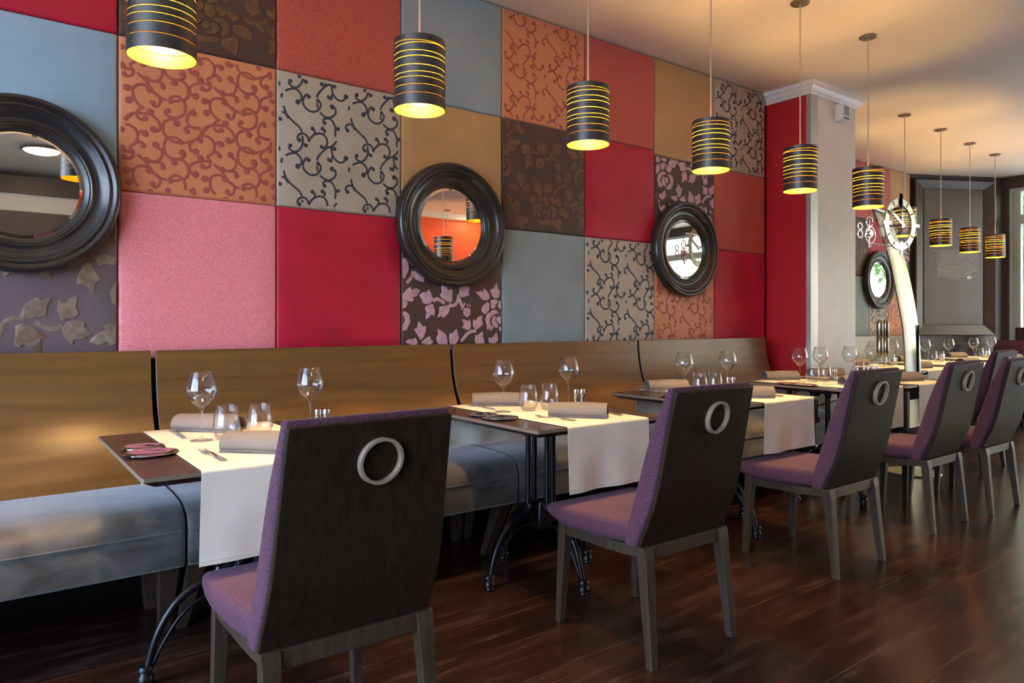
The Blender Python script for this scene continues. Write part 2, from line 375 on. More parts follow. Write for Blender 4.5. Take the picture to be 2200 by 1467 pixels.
# ------------------------------------------------------------------ fabric wall
def fabric(name, c1, c2, scale=6, rough=0.7, sheen=0.3, bump=0.0, bs=None, lo=.3, hi=.7, tint=(1, 1, 1)):
    return vary(mat(name, c1, rough, sheen=sheen, sheen_tint=tint), c1, c2, (scale,) * 3, 1.0, 5, lo, hi, bump=bump, bscale=bs)
FB = {
 'red': fabric('crimson_velvet', (0.38, 0.003, 0.022), (0.54, 0.005, 0.038), 5, .55, .25, tint=(1, .3, .4)),
 'blue': fabric('blue_grey_suede', (0.215, 0.285, 0.305), (0.275, 0.350, 0.365), 4, .65, .3),
 'blue_daylit': fabric('blue_grey_suede_daylit', (0.23, 0.35, 0.44), (0.29, 0.425, 0.52), 4, .65, .3),  # lit copy of the blue-grey suede, window light put into its colour
 'tan': fabric('ochre_cloth', (0.45, 0.255, 0.095), (0.52, 0.305, 0.12), 4, .6, .2),
 'orange': fabric('orange_silk', (0.60, 0.215, 0.095), (0.68, 0.26, 0.12), 5, .5, .2),
 'grey': fabric('taupe_silk', (0.40, 0.345, 0.26), (0.50, 0.435, 0.335), 6, .5, .2),
 'rust': fabric('rust_speckled_cloth', (0.40, 0.050, 0.034), (0.64, 0.135, 0.088), 260, .6, .2, bump=.25, bs=(260, 260, 260), lo=.42, hi=.62),
 'pink': fabric('rust_speckled_cloth_daylit', (0.78, 0.185, 0.225), (0.95, 0.36, 0.37), 260, .5, .6, bump=.25, bs=(260, 260, 260), lo=.42, hi=.62, tint=(1, .8, .9)),  # the rust cloth again, its daylight sheen mixed into the colour as pink
 'brown': fabric('chocolate_cloth', (0.058, 0.030, 0.022), (0.072, 0.038, 0.028), 5, .6, .2),
 'plum': fabric('plum_grey_cloth', (0.110, 0.078, 0.085), (0.130, 0.094, 0.102), 5, .6, .3),
}
ST_ = {
 'redscroll': mat('brick_red_embroidery', (0.36, 0.085, 0.060), 0.6),
 'darkscroll': mat('slate_embroidery', (0.032, 0.038, 0.060), 0.6),
 'pinkleaf': vary(mat('pink_velvet_leaf', (0.6, 0.35, 0.4), 0.6, sheen=.4), (0.50, 0.27, 0.30), (0.66, 0.40, 0.44), (30,) * 3),
 'bronze': vary(mat('bronze_velvet_leaf', (0.14, 0.06, 0.02), 0.5, sheen=.3), (0.095, 0.042, 0.015), (0.16, 0.075, 0.028), (30,) * 3),
 'taupeleaf': vary(mat('taupe_velvet_leaf', (0.2, 0.14, 0.10), 0.5, sheen=.4), (0.15, 0.105, 0.070), (0.24, 0.175, 0.125), (40,) * 3),
}
SCROLL=[([(-0.069,0.28),(-0.061,0.253),(-0.046,0.231),(-0.015,0.206),(0.008,0.189),(0.021,0.168)],0,0),([(0.258,0.214),(0.247,0.224),(0.255,0.241),(0.278,0.248),(0.3,0.222)],1,0),([(0.008,0.126),(-0.002,0.132),(0.003,0.15),(0.022,0.161),(0.042,0.156),(0.053,0.14),(0.054,0.125)],1,0),([(0.054,0.125),(0.066,0.147),(0.085,0.166),(0.111,0.175),(0.136,0.169),(0.149,0.147),(0.148,0.124),(0.133,0.106),(0.121,0.11)],0,1),([(0.085,0.168),(0.085,0.184),(0.074,0.193)],0,1),([(0.13,0.179),(0.139,0.193),(0.125,0.201)],0,1),([(0.022,0.15),(0.025,0.115),(0.011,0.083),(-0.013,0.065),(-0.036,0.073),(-0.043,0.082),(-0.037,0.093)],0,1),([(0.025,0.115),(0.04,0.105)],0,1),([(-0.061,0.042),(-0.036,0.055),(-0.01,0.06),(0.013,0.042),(0.019,0.017),(0.0,-0.002)],0,2),([(-0.077,0.027),(-0.081,0.004)],0,0),([(0.055,0.035),(0.045,0.044),(0.032,0.029),(0.025,0.003),(0.037,-0.021),(0.063,-0.036),(0.09,-0.032),(0.111,-0.012),(0.116,0.012),(0.102,0.024)],1,1),([(0.097,0.012),(0.1,-0.013)],0,0),([(0.111,-0.032),(0.139,-0.05),(0.166,-0.049),(0.191,-0.028),(0.193,-0.001),(0.176,0.007)],0,2),([(0.136,-0.081),(0.128,-0.069),(0.144,-0.057),(0.171,-0.059),(0.188,-0.083),(0.193,-0.106),(0.191,-0.141)],1,0),([(0.193,-0.106),(0.207,-0.099)],0,1),([(0.199,0.15),(0.177,0.123),(0.144,0.105),(0.117,0.077),(0.101,0.054),(0.098,0.038)],0,0),([(0.171,0.114),(0.176,0.086),(0.185,0.064),(0.21,0.046),(0.233,0.049),(0.249,0.071)],0,2),([(0.176,0.07),(0.171,0.043),(0.158,0.051)],0,1),([(0.171,0.114),(0.188,0.11)],0,1)]
LEAF=[[(0.038,0.47),(0.057,0.449),(0.063,0.422),(0.059,0.394),(0.038,0.356),(0.015,0.375),(0.007,0.416),(0.015,0.45)],[(0.061,0.473),(0.08,0.453),(0.103,0.424),(0.097,0.415),(0.072,0.439)],[(0.109,0.417),(0.135,0.394),(0.17,0.368),(0.156,0.364),(0.158,0.343),(0.131,0.346),(0.111,0.352),(0.093,0.368),(0.097,0.396)],[(0.022,0.264),(0.049,0.298),(0.074,0.315),(0.08,0.296),(0.107,0.309),(0.135,0.297),(0.115,0.266),(0.084,0.255),(0.095,0.245),(0.08,0.234),(0.057,0.237),(0.03,0.244)],[(0.127,0.27),(0.154,0.288),(0.18,0.288),(0.184,0.306),(0.202,0.285),(0.214,0.254),(0.198,0.226),(0.166,0.222),(0.144,0.232),(0.15,0.242)],[(0.212,0.226),(0.226,0.191),(0.222,0.155),(0.206,0.167),(0.186,0.146),(0.166,0.14),(0.174,0.177),(0.164,0.198),(0.174,0.215)],[(0.267,0.329),(0.3,0.32),(0.317,0.299),(0.329,0.312),(0.342,0.3),(0.338,0.271),(0.34,0.243),(0.325,0.233),(0.296,0.242),(0.271,0.259),(0.257,0.276),(0.271,0.287)],[(0.329,0.214),(0.313,0.171),(0.279,0.146),(0.271,0.157),(0.241,0.149),(0.255,0.181),(0.255,0.209),(0.284,0.215),(0.313,0.221)],[(0.414,0.201),(0.435,0.208),(0.461,0.198),(0.461,0.172),(0.444,0.15),(0.418,0.161),(0.412,0.183)],[(0.416,0.24),(0.427,0.226),(0.418,0.215)],[(0.44,0.234),(0.444,0.215),(0.435,0.215)],[(0.459,0.234),(0.461,0.212),(0.45,0.208)],[(0.39,0.204),(0.407,0.204),(0.405,0.192)],[(0.388,0.315),(0.422,0.331),(0.457,0.325),(0.448,0.295),(0.453,0.277),(0.422,0.269),(0.401,0.262),(0.386,0.283)],[(0.496,0.297),(0.532,0.305),(0.547,0.298),(0.554,0.324),(0.585,0.299),(0.599,0.27),(0.581,0.251),(0.545,0.252),(0.523,0.275)],[(0.599,0.314),(0.617,0.318),(0.645,0.356),(0.658,0.316),(0.67,0.309),(0.663,0.271),(0.64,0.263),(0.613,0.274)],[(0.581,0.245),(0.594,0.229),(0.592,0.195),(0.563,0.167),(0.536,0.191),(0.549,0.221)],[(0.601,0.251),(0.64,0.261),(0.658,0.248),(0.635,0.222),(0.631,0.203),(0.608,0.203)],[(0.663,0.252),(0.691,0.245),(0.723,0.231),(0.714,0.204),(0.686,0.193),(0.654,0.215)],[(0.663,0.177),(0.64,0.198),(0.613,0.192),(0.576,0.169),(0.565,0.136),(0.576,0.107),(0.576,0.081),(0.613,0.077),(0.622,0.092),(0.599,0.11),(0.594,0.136),(0.613,0.162),(0.635,0.175)],[(0.613,0.144),(0.626,0.162),(0.638,0.159),(0.635,0.133),(0.658,0.106),(0.654,0.088),(0.626,0.095),(0.61,0.118)],[(0.64,0.144),(0.654,0.159),(0.677,0.155),(0.686,0.133),(0.672,0.11),(0.654,0.121)],[(0.672,0.178),(0.709,0.182),(0.733,0.163),(0.738,0.121),(0.714,0.08),(0.668,0.069),(0.663,0.091),(0.695,0.11),(0.709,0.136),(0.695,0.163)],[(0.405,0.141),(0.427,0.138),(0.444,0.13),(0.457,0.143),(0.464,0.11),(0.461,0.085),(0.44,0.078),(0.405,0.093),(0.418,0.111)],[(0.481,0.14),(0.496,0.132),(0.514,0.154),(0.543,0.165),(0.541,0.129),(0.549,0.114),(0.518,0.088),(0.501,0.081),(0.479,0.1)],[(0.123,0.13),(0.15,0.101),(0.17,0.102),(0.17,0.08),(0.154,0.038),(0.135,0.025),(0.115,0.059),(0.093,0.085),(0.115,0.094)],[(0.243,0.09),(0.275,0.072),(0.3,0.054),(0.31,0.004),(0.275,-0.013),(0.243,0.009),(0.234,0.034),(0.247,0.055)],[(0.319,0.061),(0.338,0.061),(0.367,0.087),(0.38,0.053),(0.384,0.028),(0.363,0.003),(0.329,-0.01),(0.319,0.022)],[(0.043,0.016),(0.061,0.033),(0.092,0.032),(0.107,0.042),(0.119,0.008),(0.095,-0.006)],[(0.138,0.011),(0.166,0.035),(0.194,0.048),(0.2,0.031),(0.218,0.013),(0.186,-0.004)],[(0.492,0.012),(0.496,0.052),(0.51,0.048),(0.545,0.072),(0.552,0.029),(0.561,0.007),(0.523,-0.018)],[(0.588,0.01),(0.59,0.036),(0.608,0.029),(0.647,0.065),(0.658,0.017),(0.622,-0.012)]]
STEM=[[(0.09,0.399),(0.082,0.368),(0.057,0.34),(0.034,0.315)],[(0.212,0.237),(0.23,0.251),(0.255,0.248),(0.288,0.229)],[(0.317,0.221),(0.346,0.218),(0.371,0.236),(0.382,0.279)],[(0.384,0.258),(0.401,0.222),(0.418,0.212)],[(0.501,0.074),(0.461,0.069),(0.431,0.049),(0.397,0.013)]]
LEAF2=[[(0.204,-0.053),(0.21,-0.027),(0.256,-0.006),(0.253,-0.037),(0.25,-0.058),(0.21,-0.07)],[(0.263,-0.026),(0.29,-0.005),(0.31,-0.016),(0.303,-0.048),(0.27,-0.059),(0.26,-0.047)],[(0.316,-0.01),(0.343,-0.012),(0.364,-0.047),(0.337,-0.076),(0.31,-0.057),(0.31,-0.026)],[(0.357,-0.011),(0.398,-0.006),(0.415,-0.041),(0.384,-0.055),(0.364,-0.036)],[(0.405,-0.021),(0.447,-0.012),(0.464,-0.042),(0.44,-0.065),(0.415,-0.055)],[(0.227,-0.076),(0.263,-0.062),(0.31,-0.063),(0.316,-0.078),(0.263,-0.088),(0.253,-0.12),(0.243,-0.146),(0.223,-0.117)],[(0.343,-0.075),(0.391,-0.06),(0.422,-0.088),(0.415,-0.126),(0.391,-0.149),(0.378,-0.14),(0.391,-0.102),(0.371,-0.083)],[(0.256,-0.099),(0.29,-0.085),(0.303,-0.094),(0.276,-0.118),(0.296,-0.152),(0.263,-0.134)],[(0.303,-0.097),(0.33,-0.089),(0.337,-0.112),(0.316,-0.127),(0.3,-0.115)],[(0.337,-0.086),(0.367,-0.093),(0.378,-0.119),(0.35,-0.147),(0.31,-0.146),(0.343,-0.122)],[(0.253,-0.156),(0.296,-0.162),(0.337,-0.156),(0.378,-0.155),(0.371,-0.182),(0.323,-0.186),(0.303,-0.193),(0.263,-0.176)],[(0.44,-0.076),(0.489,-0.071),(0.517,-0.095),(0.524,-0.137),(0.475,-0.131),(0.44,-0.113),(0.433,-0.092)],[(0.384,-0.155),(0.426,-0.141),(0.461,-0.137),(0.461,-0.164),(0.45,-0.218),(0.419,-0.204),(0.384,-0.181)],[(0.092,-0.18),(0.114,-0.153),(0.152,-0.16),(0.191,-0.159),(0.201,-0.178),(0.152,-0.2),(0.149,-0.226),(0.114,-0.219),(0.092,-0.2)],[(0.07,-0.087),(0.092,-0.059),(0.133,-0.07),(0.136,-0.105),(0.114,-0.143),(0.082,-0.136),(0.07,-0.112)],[(0.589,-0.029),(0.596,-0.061),(0.647,-0.039),(0.662,-0.087),(0.618,-0.096),(0.589,-0.072)],[(0.592,-0.11),(0.669,-0.108),(0.665,-0.174),(0.596,-0.179),(0.607,-0.141)],[(0.026,-0.021),(0.051,-0.034),(0.07,-0.067),(0.057,-0.088),(0.032,-0.061)]]
STEM2=[[(0.485,-0.034),(0.517,-0.05),(0.56,-0.043),(0.592,-0.015)],[(0.545,-0.05),(0.574,-0.079)]]
SCROLL2=[([(0.004,0.349),(0.028,0.332),(0.046,0.311),(0.061,0.287),(0.081,0.268),(0.102,0.258),(0.119,0.255)],0,0),([(0.135,0.253),(0.129,0.261),(0.14,0.272),(0.161,0.279),(0.182,0.269),(0.195,0.244),(0.191,0.21),(0.169,0.188),(0.14,0.183),(0.116,0.193),(0.114,0.208),(0.125,0.21)],1,1),([(0.131,0.262),(0.152,0.256),(0.176,0.264)],0,0),([(0.051,0.285),(0.069,0.277),(0.089,0.265),(0.094,0.243),(0.081,0.22),(0.067,0.221),(0.064,0.232)],0,1),([(-0.035,0.279),(-0.024,0.287),(-0.014,0.272),(-0.01,0.246),(0.0,0.225),(0.02,0.207),(0.032,0.207)],2,0),([(-0.014,0.276),(0.0,0.295),(0.02,0.303),(0.04,0.301),(0.052,0.288)],0,2),([(-0.028,0.228),(-0.016,0.24),(-0.007,0.235)],2,0),([(-0.053,0.127),(-0.035,0.157),(-0.012,0.174),(0.02,0.18),(0.053,0.181),(0.077,0.167),(0.092,0.143),(0.089,0.12),(0.073,0.11),(0.067,0.118)],0,2),([(0.032,0.207),(0.012,0.196),(0.002,0.177),(0.008,0.16),(0.024,0.151),(0.036,0.16)],0,1),([(0.055,0.193),(0.053,0.181)],2,0),([(0.15,0.337),(0.159,0.348),(0.178,0.351),(0.199,0.337),(0.208,0.311),(0.204,0.282),(0.186,0.265)],2,0),([(0.208,0.316),(0.221,0.337),(0.247,0.352),(0.283,0.359),(0.301,0.353)],0,0),([(0.258,0.37),(0.258,0.354)],2,0),([(0.212,0.317),(0.221,0.295),(0.238,0.294)],0,2),([(0.161,0.159),(0.152,0.174),(0.127,0.171),(0.108,0.155),(0.104,0.126),(0.11,0.105),(0.123,0.091)],2,0),([(0.23,0.214),(0.23,0.23),(0.212,0.214),(0.201,0.189),(0.208,0.162),(0.23,0.15),(0.26,0.152)],1,0),([(0.26,0.152),(0.23,0.154),(0.204,0.152),(0.192,0.14),(0.204,0.131)],0,1),([(0.123,0.091),(0.144,0.096),(0.169,0.091),(0.178,0.079)],0,1),([(0.131,0.083),(0.152,0.077),(0.182,0.077),(0.221,0.09),(0.247,0.108),(0.269,0.14),(0.296,0.17)],0,0),([(0.258,0.099),(0.261,0.117),(0.283,0.123),(0.309,0.108),(0.318,0.081),(0.309,0.051),(0.287,0.029),(0.3,0.012),(0.296,-0.012),(0.274,-0.022),(0.267,-0.015)],1,1),([(0.319,0.093),(0.336,0.105),(0.346,0.096)],0,2),([(0.314,0.052),(0.332,0.057),(0.339,0.042)],0,1),([(0.123,0.091),(0.11,0.068),(0.11,0.036),(0.123,0.011),(0.152,0.001),(0.182,0.01),(0.194,0.028),(0.183,0.034)],0,2),([(0.225,0.088),(0.212,0.07),(0.221,0.046),(0.239,0.047)],0,2),([(0.077,0.053),(0.079,0.043),(0.098,0.034),(0.102,0.012),(0.089,-0.012),(0.065,-0.022),(0.041,-0.019)],2,2),([(0.065,-0.022),(0.089,-0.021),(0.106,-0.028),(0.104,-0.04)],0,1)]
LX2, LZ2 = .311, .349

def clip_poly(p, x0, x1, z0, z1):
    for ax, v, sg in ((0, x0, 1), (0, x1, -1), (1, z0, 1), (1, z1, -1)):
        q = []
        for i in range(len(p)):
            a, b_ = p[i], p[(i + 1) % len(p)]
            ia, ib = sg * (a[ax] - v) >= 0, sg * (b_[ax] - v) >= 0
            if ia: q.append(a)
            if ia != ib:
                t_ = (v - a[ax]) / (b_[ax] - a[ax]); q.append((a[0] + (b_[0] - a[0]) * t_, a[1] + (b_[1] - a[1]) * t_))
        p = q
        if len(p) < 3: return []
    return p
def chaikin(p):
    q = []
    for i in range(len(p)):
        a, b_ = p[i], p[(i + 1) % len(p)]
        q += [(a[0] * .9 + b_[0] * .1, a[1] * .9 + b_[1] * .1), (a[0] * .1 + b_[0] * .9, a[1] * .1 + b_[1] * .9)]
    return q
def ribbon(mb, path, wd, y, rc, mi=1):
    x0, x1, z0, z1 = rc
    p = smooth_line(path, 4)
    segs = [[]]
    for q in p:
        if x0 + wd < q[0] < x1 - wd and z0 + wd < q[1] < z1 - wd: segs[-1].append(q)
        elif segs[-1]: segs.append([])
    for s_ in segs:
        if len(s_) < 2: continue
        A, B_, Cc = [], [], []
        for i, q in enumerate(s_):
            a, b_ = s_[max(i - 1, 0)], s_[min(i + 1, len(s_) - 1)]
            dx, dz = b_[0] - a[0], b_[1] - a[1]; l = math.hypot(dx, dz) or 1; nx, nz_ = -dz / l * wd / 2, dx / l * wd / 2
            A.append((q[0] + nx, y, q[1] + nz_)); B_.append((q[0], y - .0022, q[1])); Cc.append((q[0] - nx, y, q[1] - nz_))
        mb.loft([A, B_, Cc], mi, cap=False, closed=False)
def disc(mb, c, r, y, rc, mi=1):
    p = clip_poly([(c[0] + r * math.cos(2 * PI * k / 12), c[1] + r * math.sin(2 * PI * k / 12)) for k in range(12)], *rc)
    if len(p) < 3: return
    cx_, cz_ = sum(a[0] for a in p) / len(p), sum(a[1] for a in p) / len(p)
    vs = [(a[0], y, a[1]) for a in p] + [(cx_, y - .003, cz_)]
    mb.add(vs, [(i, (i + 1) % len(p), len(p)) for i in range(len(p))], mi)
def blob(mb, poly, y, rc, mi=1):
    p = clip_poly(chaikin(poly), *rc)
    if len(p) < 3: return
    cx_, cz_ = sum(a[0] for a in p) / len(p), sum(a[1] for a in p) / len(p)
    n = len(p)
    r0 = [(a[0], y + .0005, a[1]) for a in p]
    r1 = [(a[0] + (cx_ - a[0]) * .05, y - .0028, a[1] + (cz_ - a[1]) * .05) for a in p]
    mb.add(r0 + r1, [(i, (i + 1) % n, n + (i + 1) % n, n + i) for i in range(n)] + [tuple(n + i for i in range(n))], mi)
def panel(x0, x1, z0, z1, kind, pat, label, group, off=(0, 0), Y=YF, fmt=None):
    sc_ = 1.22 if pat == 'flowerR' else 1.0
    d = .016; g = .0008
    x0 += g; x1 -= g; z0 += g; z1 -= g
    mb = MB()
    e = [0, .0008, .003, .007, .012]
    us = [x0 + a for a in e] + [x0 + (x1 - x0) * k / 8 for k in range(1, 8)] + [x1 - a for a in reversed(e)]
    vs = [z0 + a for a in e] + [z0 + (z1 - z0) * k / 8 for k in range(1, 8)] + [z1 - a for a in reversed(e)]
    def yy(x, z):
        q = 1.0
        for dd in (x - x0, x1 - x, z - z0, z1 - z):
            t_ = min(dd / .012, 1); q *= math.sqrt(max(0, 1 - (1 - t_) ** 2)) if t_ < 1 else 1
        return Y + d * (1 - q) - .0
    rows = [[(x, yy(x, z), z) for x in us] for z in vs]
    mb.loft(rows, 0, cap=False, closed=False)
    rc = (x0 + .008, x1 - .008, z0 + .008, z1 - .008)
    if pat in ('scroll', 'scrollT'):
        lx, lz = (.345, .312) if pat == 'scroll' else (LX2, LZ2)
        for i in range(-3, 5):
            for j in range(-3, 5):
                ox, oz = x0 + off[0] + i * lx, z1 + off[1] - j * lz
                for pts, s_, e_ in (SCROLL2 if pat == 'scrollT' else SCROLL):
                    P_ = [(a + ox, b_ + oz) for a, b_ in pts]
                    if all(not (x0 - .02 < q[0] < x1 + .02 and z0 - .02 < q[1] < z1 + .02) for q in P_): continue
                    wd = .0125 if pat == 'scrollT' else .0105
                    ribbon(mb, P_, wd, Y - .0003, rc)
                    for en, q in ((s_, P_[0]), (e_, P_[-1])):
                        if en: disc(mb, q, (.0105 if en == 1 else .013) * wd / .0095 * .9, Y - .0006, rc)
    elif pat in ('flower', 'flowerR'):
        for i in range(-1, 2):
            for j in range(-2, 3):
                for poly in LEAF + LEAF2:
                    if poly in LEAF2 and False: continue
                    f_ = (lambda a: (x0 + off[0] + i * .665 + a[0], z1 + off[1] + j * .74 + a[1])) if pat == 'flower' else (lambda a: (x1 + off[0] + (i * .665 - a[0]) * sc_, z0 + off[1] + (j * .74 - a[1]) * sc_))
                    blob(mb, [f_(a) for a in poly], Y - .0005, rc)
                for st in STEM + STEM2: ribbon(mb, [f_(a) for a in st], .019, Y - .0008, rc)
    o = mb.build('fabric_panel', [FB[kind], ST_.get(fmt, FB[kind])], smooth=50)
    return tag(o, label, 'wall panel', group)
X0 = .460; PW = .667
xe = [X0 + PW * k for k in range(-3, 8)]; xe[-1] = 5.125
Z = [3.03, 2.374, 1.718, 1.0]
G1 = 'square fabric panels covering the long wall'
def cell(c_, r, kind, pat, label, off=(0, 0), fmt=None):
    zt, zb = Z[r], Z[r + 1]
    if c_ >= 5:
        if r == 0: zb = 2.342
        if r == 1: zt = 2.342
    panel(xe[c_ + 3], xe[c_ + 4], zb, zt, kind, pat, label, G1, off, fmt=fmt)
cell(-1, 0, 'red', None, 'crimson velvet panel at the top left corner above the blue one')
cell(-1, 1, 'blue_daylit', None, 'blue-grey suede panel behind the largest round mirror')
cell(-1, 2, 'plum', 'flowerR', 'plum-grey panel with taupe velvet roses below the largest mirror', (.06, .44), 'taupeleaf')
cell(0, 0, 'brown', 'flower', 'dark brown leaf panel behind the nearest pendant lamp', (0.03, -.42), 'bronze')
cell(0, 1, 'orange', 'scrollT', 'orange silk panel with large brick-red scrolls left of the grey scroll panel', (.066, -.497), 'redscroll')
cell(0, 2, 'pink', None, 'rust speckled panel painted daylit pink beside the crimson velvet panel above the bench')
cell(1, 0, 'rust', None, 'rust-red speckled panel above the grey scroll panel')
cell(1, 1, 'grey', 'scroll', 'taupe silk panel with dark scrolls above the crimson velvet panel', (.102, -.451), 'darkscroll')
cell(1, 2, 'red', None, 'crimson velvet panel above the bench, left of the second mirror')
cell(2, 0, 'blue', None, 'blue-grey panel behind the second pendant lamp')
cell(2, 1, 'tan', None, 'ochre panel partly covered by the second round mirror')
cell(2, 2, 'brown', 'flower', 'dark brown panel with pink velvet leaves under the second mirror', (-.02, -.679), 'pinkleaf')
cell(3, 0, 'orange', 'scroll', 'orange scroll panel touching the ceiling left of the third pendant lamp', (.06, -.36), 'redscroll')
cell(3, 1, 'brown', 'flower', 'dark brown panel with bronze velvet roses right of the second mirror', (0, -.421), 'bronze')
cell(3, 2, 'blue', None, 'blue-grey suede panel above the bench between two mirrors')
cell(4, 0, 'rust', None, 'rust-red speckled panel right of the third pendant lamp')
cell(4, 1, 'red', None, 'dark red velvet panel below and right of the third pendant lamp')
cell(4, 2, 'grey', 'scroll', 'taupe panel with slate scrolls above the bench left of the third mirror', (.11, -.12), 'darkscroll')
cell(5, 0, 'tan', None, 'ochre panel touching the ceiling left of the fourth pendant lamp')
cell(5, 1, 'brown', 'flower', 'dark panel with pink velvet flowers behind the third mirror top', (.12, -.30), 'pinkleaf')
cell(5, 2, 'orange', 'scroll', 'orange scroll panel below the third round mirror', (.02, -.14), 'redscroll')
cell(6, 0, 'grey', 'scroll', 'brownish scroll panel at the ceiling beside the red column', (.08, -.2), 'darkscroll')
cell(6, 1, 'rust', None, 'rust-orange speckled panel beside the red column, middle row')
cell(6, 2, 'red', None, 'dark red velvet panel beside the red column above the bench')
G2 = 'fabric panels on the rear wall beyond the column'
YP2 = 4.10
def cell2(x0, x1, r, kind, pat, label, off=(0, 0), fmt=None):
    panel(x0, x1, (2.374, 1.70, 1.0)[r], (3.03, 2.374, 1.70)[r], kind, pat, label, G2, off, Y=YP2, fmt=fmt)
cell2(7.36, 8.835, 0, 'rust', None, 'rust-red panel at the ceiling just right of the cream column')
cell2(8.835, 9.38, 0, 'tan', None, 'ochre panel at the ceiling beside the dark framed wall')
cell2(7.86, 8.33, 1, 'brown', 'flower', 'brown velvet flower panel beyond the column, left of the clock', (0, -.42), 'bronze')
cell2(8.33, 8.82, 1, 'red', None, 'crimson panel behind the clock above the farthest mirror')
cell2(8.82, 9.38, 1, 'brown', 'flower', 'dark pink-flowered panel behind the clock blade', (0, -.3), 'pinkleaf')
cell2(7.86, 8.33, 2, 'blue', None, 'blue-grey panel beyond the column under the farthest mirror')
cell2(8.33, 8.80, 2, 'grey', 'scroll', 'taupe scroll panel under the farthest round mirror', (.05, -.2), 'darkscroll')
cell2(8.80, 9.38, 2, 'orange', 'scroll', 'orange panel beyond the farthest mirror behind the clock blade', (.05, -.2), 'redscroll')

# ------------------------------------------------------------------ round mirrors
def make_mirror():
    root = empty('round_mirror')
    # radius, distance from the wall
    pf = [(.345, 0), (.346, .030), (.344, .048), (.338, .058), (.330, .062), (.322, .060), (.317, .053), (.312, .051), (.307, .055), (.300, .056), (.294, .051),
          (.286, .042), (.272, .034), (.256, .030), (.248, .030), (.245, .034), (.240, .036), (.236, .032), (.233, .031), (.230, .033), (.226, .031), (.223, .027), (.219, .026), (.215, .022), (.213, .012), (.213, .0)]
    m_ = MB(); m_.lathe([(r, -z) for r, z in pf], 96, axis='y'); m_.build('frame', M['frame'], root, smooth=60)
    m_ = MB(); m_.lathe([(.2135, -.010), (.197, -.015), (.0005, -.0151)], 96, axis='y'); m_.build('mirror_glass', M['mirror'], root, smooth=3)
    return root
mir = make_mirror()
MG = 'round black framed mirrors on the fabric wall'
for i, (x, y, z, lb) in enumerate([(.122, YF, 1.697, 'largest round black-framed mirror cut by the left edge, over the blue panel'),
        (2.097, YF, 1.700, 'round black-framed mirror showing an orange-red reflection and a lamp'),
        (4.088, YF, 1.690, 'round black-framed mirror reflecting bright white windows'),
        (8.50, YP2, 1.665, 'farthest round black-framed mirror, left of the clock blade')]):
    o = mir if i == 0 else copy_tree(mir)
    o.location = (x, y - .0065, z); o.rotation_euler = (R(-.4), 0, 0); tag(o, lb, 'mirror', MG)

# ------------------------------------------------------------------ dark framed wall with handwriting
P0 = Vector((9.38, 4.13, 0)); P1 = Vector((10.60, 3.50, 0)); dv = (P1 - P0).normalized(); ang = math.atan2(dv.y, dv.x); LW = (P1 - P0).length
def W2(name, mb, m, **k):
    o = mb.build(name, m, **k); o.location = P0; o.rotation_euler = (0, 0, ang); return o
m_ = MB(); m_.box(0, LW, 0, .12, 0, ZC)
tag(W2('wall_panelled', m_, M['panelling']), kind='structure')
m_ = MB(); m_.box(0, LW, -.03, 0, 2.99, ZC); m_.box(0, LW, -.03, 0, 0, .9); tag(W2('trim_6', m_, M['panelling'], bevel=.004), kind='structure')
wp = empty('wall_frame', P0, ang, 'dark grey framed wall panel with white handwriting beside the garden window', 'wall panel')
def rect(s0, s1, z0, z1, y): return [(s0, y, z0), (s1, y, z0), (s1, y, z1), (s0, y, z1)]
m_ = MB(); m_.loft([rect(.05, 1.21, .992, 2.975, -.001), rect(.05, 1.21, .992, 2.975, -.07), rect(.065, 1.195, 1.007, 2.96, -.075), rect(.185, 1.075, 1.125, 2.87, -.03), rect(.19, 1.07, 1.13, 2.865, -.001)], 0, cap=False)
m_.build('frame_moulding', M['panelling'], wp)
m_ = MB(); m_.box(.186, 1.074, -.022, -.002, 1.126, 2.869); m_.box(.205, 1.045, -.030, -.022, 1.14, 2.85); m_.build('slate_board', M['slate'], wp, bevel=.003)
m_ = MB(); rnd = random.Random(3)
full = (0, 2, 0, 3)
for k in range(17):
    z = 2.075 - k * .0205; s_ = .38 + rnd.uniform(-.01, .02); e_ = .965 + rnd.uniform(-.03, .0)
    if k == 0: s_ = .30
    if k in (14, 15): e_ = .86 + rnd.uniform(-.03, .06)
    while s_ < e_:
        wl_ = rnd.uniform(.02, .06); n_ = max(4, int(wl_ / .0045))
        pth = [(s_ + wl_ * i / n_, z + (rnd.uniform(.002, .0075) if i % 2 else rnd.uniform(-.003, .001)) + (.006 if rnd.random() < .08 else 0)) for i in range(n_ + 1)]
        ribbon(m_, pth, .0052, -.0305, full, 0); s_ += wl_ + rnd.uniform(.006, .014)
for pth, wd in (([(.30, 1.985), (.33, 2.0), (.37, 2.022)], .005), ([(.27, 2.03), (.285, 2.045), (.30, 2.035), (.34, 2.04)], .003), ([(.385, 1.85), (.43, 1.835), (.47, 1.815), (.53, 1.81)], .005),
                ([(.56, 1.74), (.60, 1.755), (.62, 1.735), (.66, 1.76), (.70, 1.74), (.75, 1.745), (.80, 1.742)], .003), ([(.55, 1.72), (.62, 1.73), (.68, 1.715), (.73, 1.72)], .003)):
    ribbon(m_, pth, wd, -.0305, full, 0)
m_.add([(.853 + .034 * math.cos(a * PI / 12), -.0315, 1.738 + .022 * math.sin(a * PI / 12)) for a in range(24)], [tuple(range(24))])
m_.build('handwriting', M['chalk'], wp)

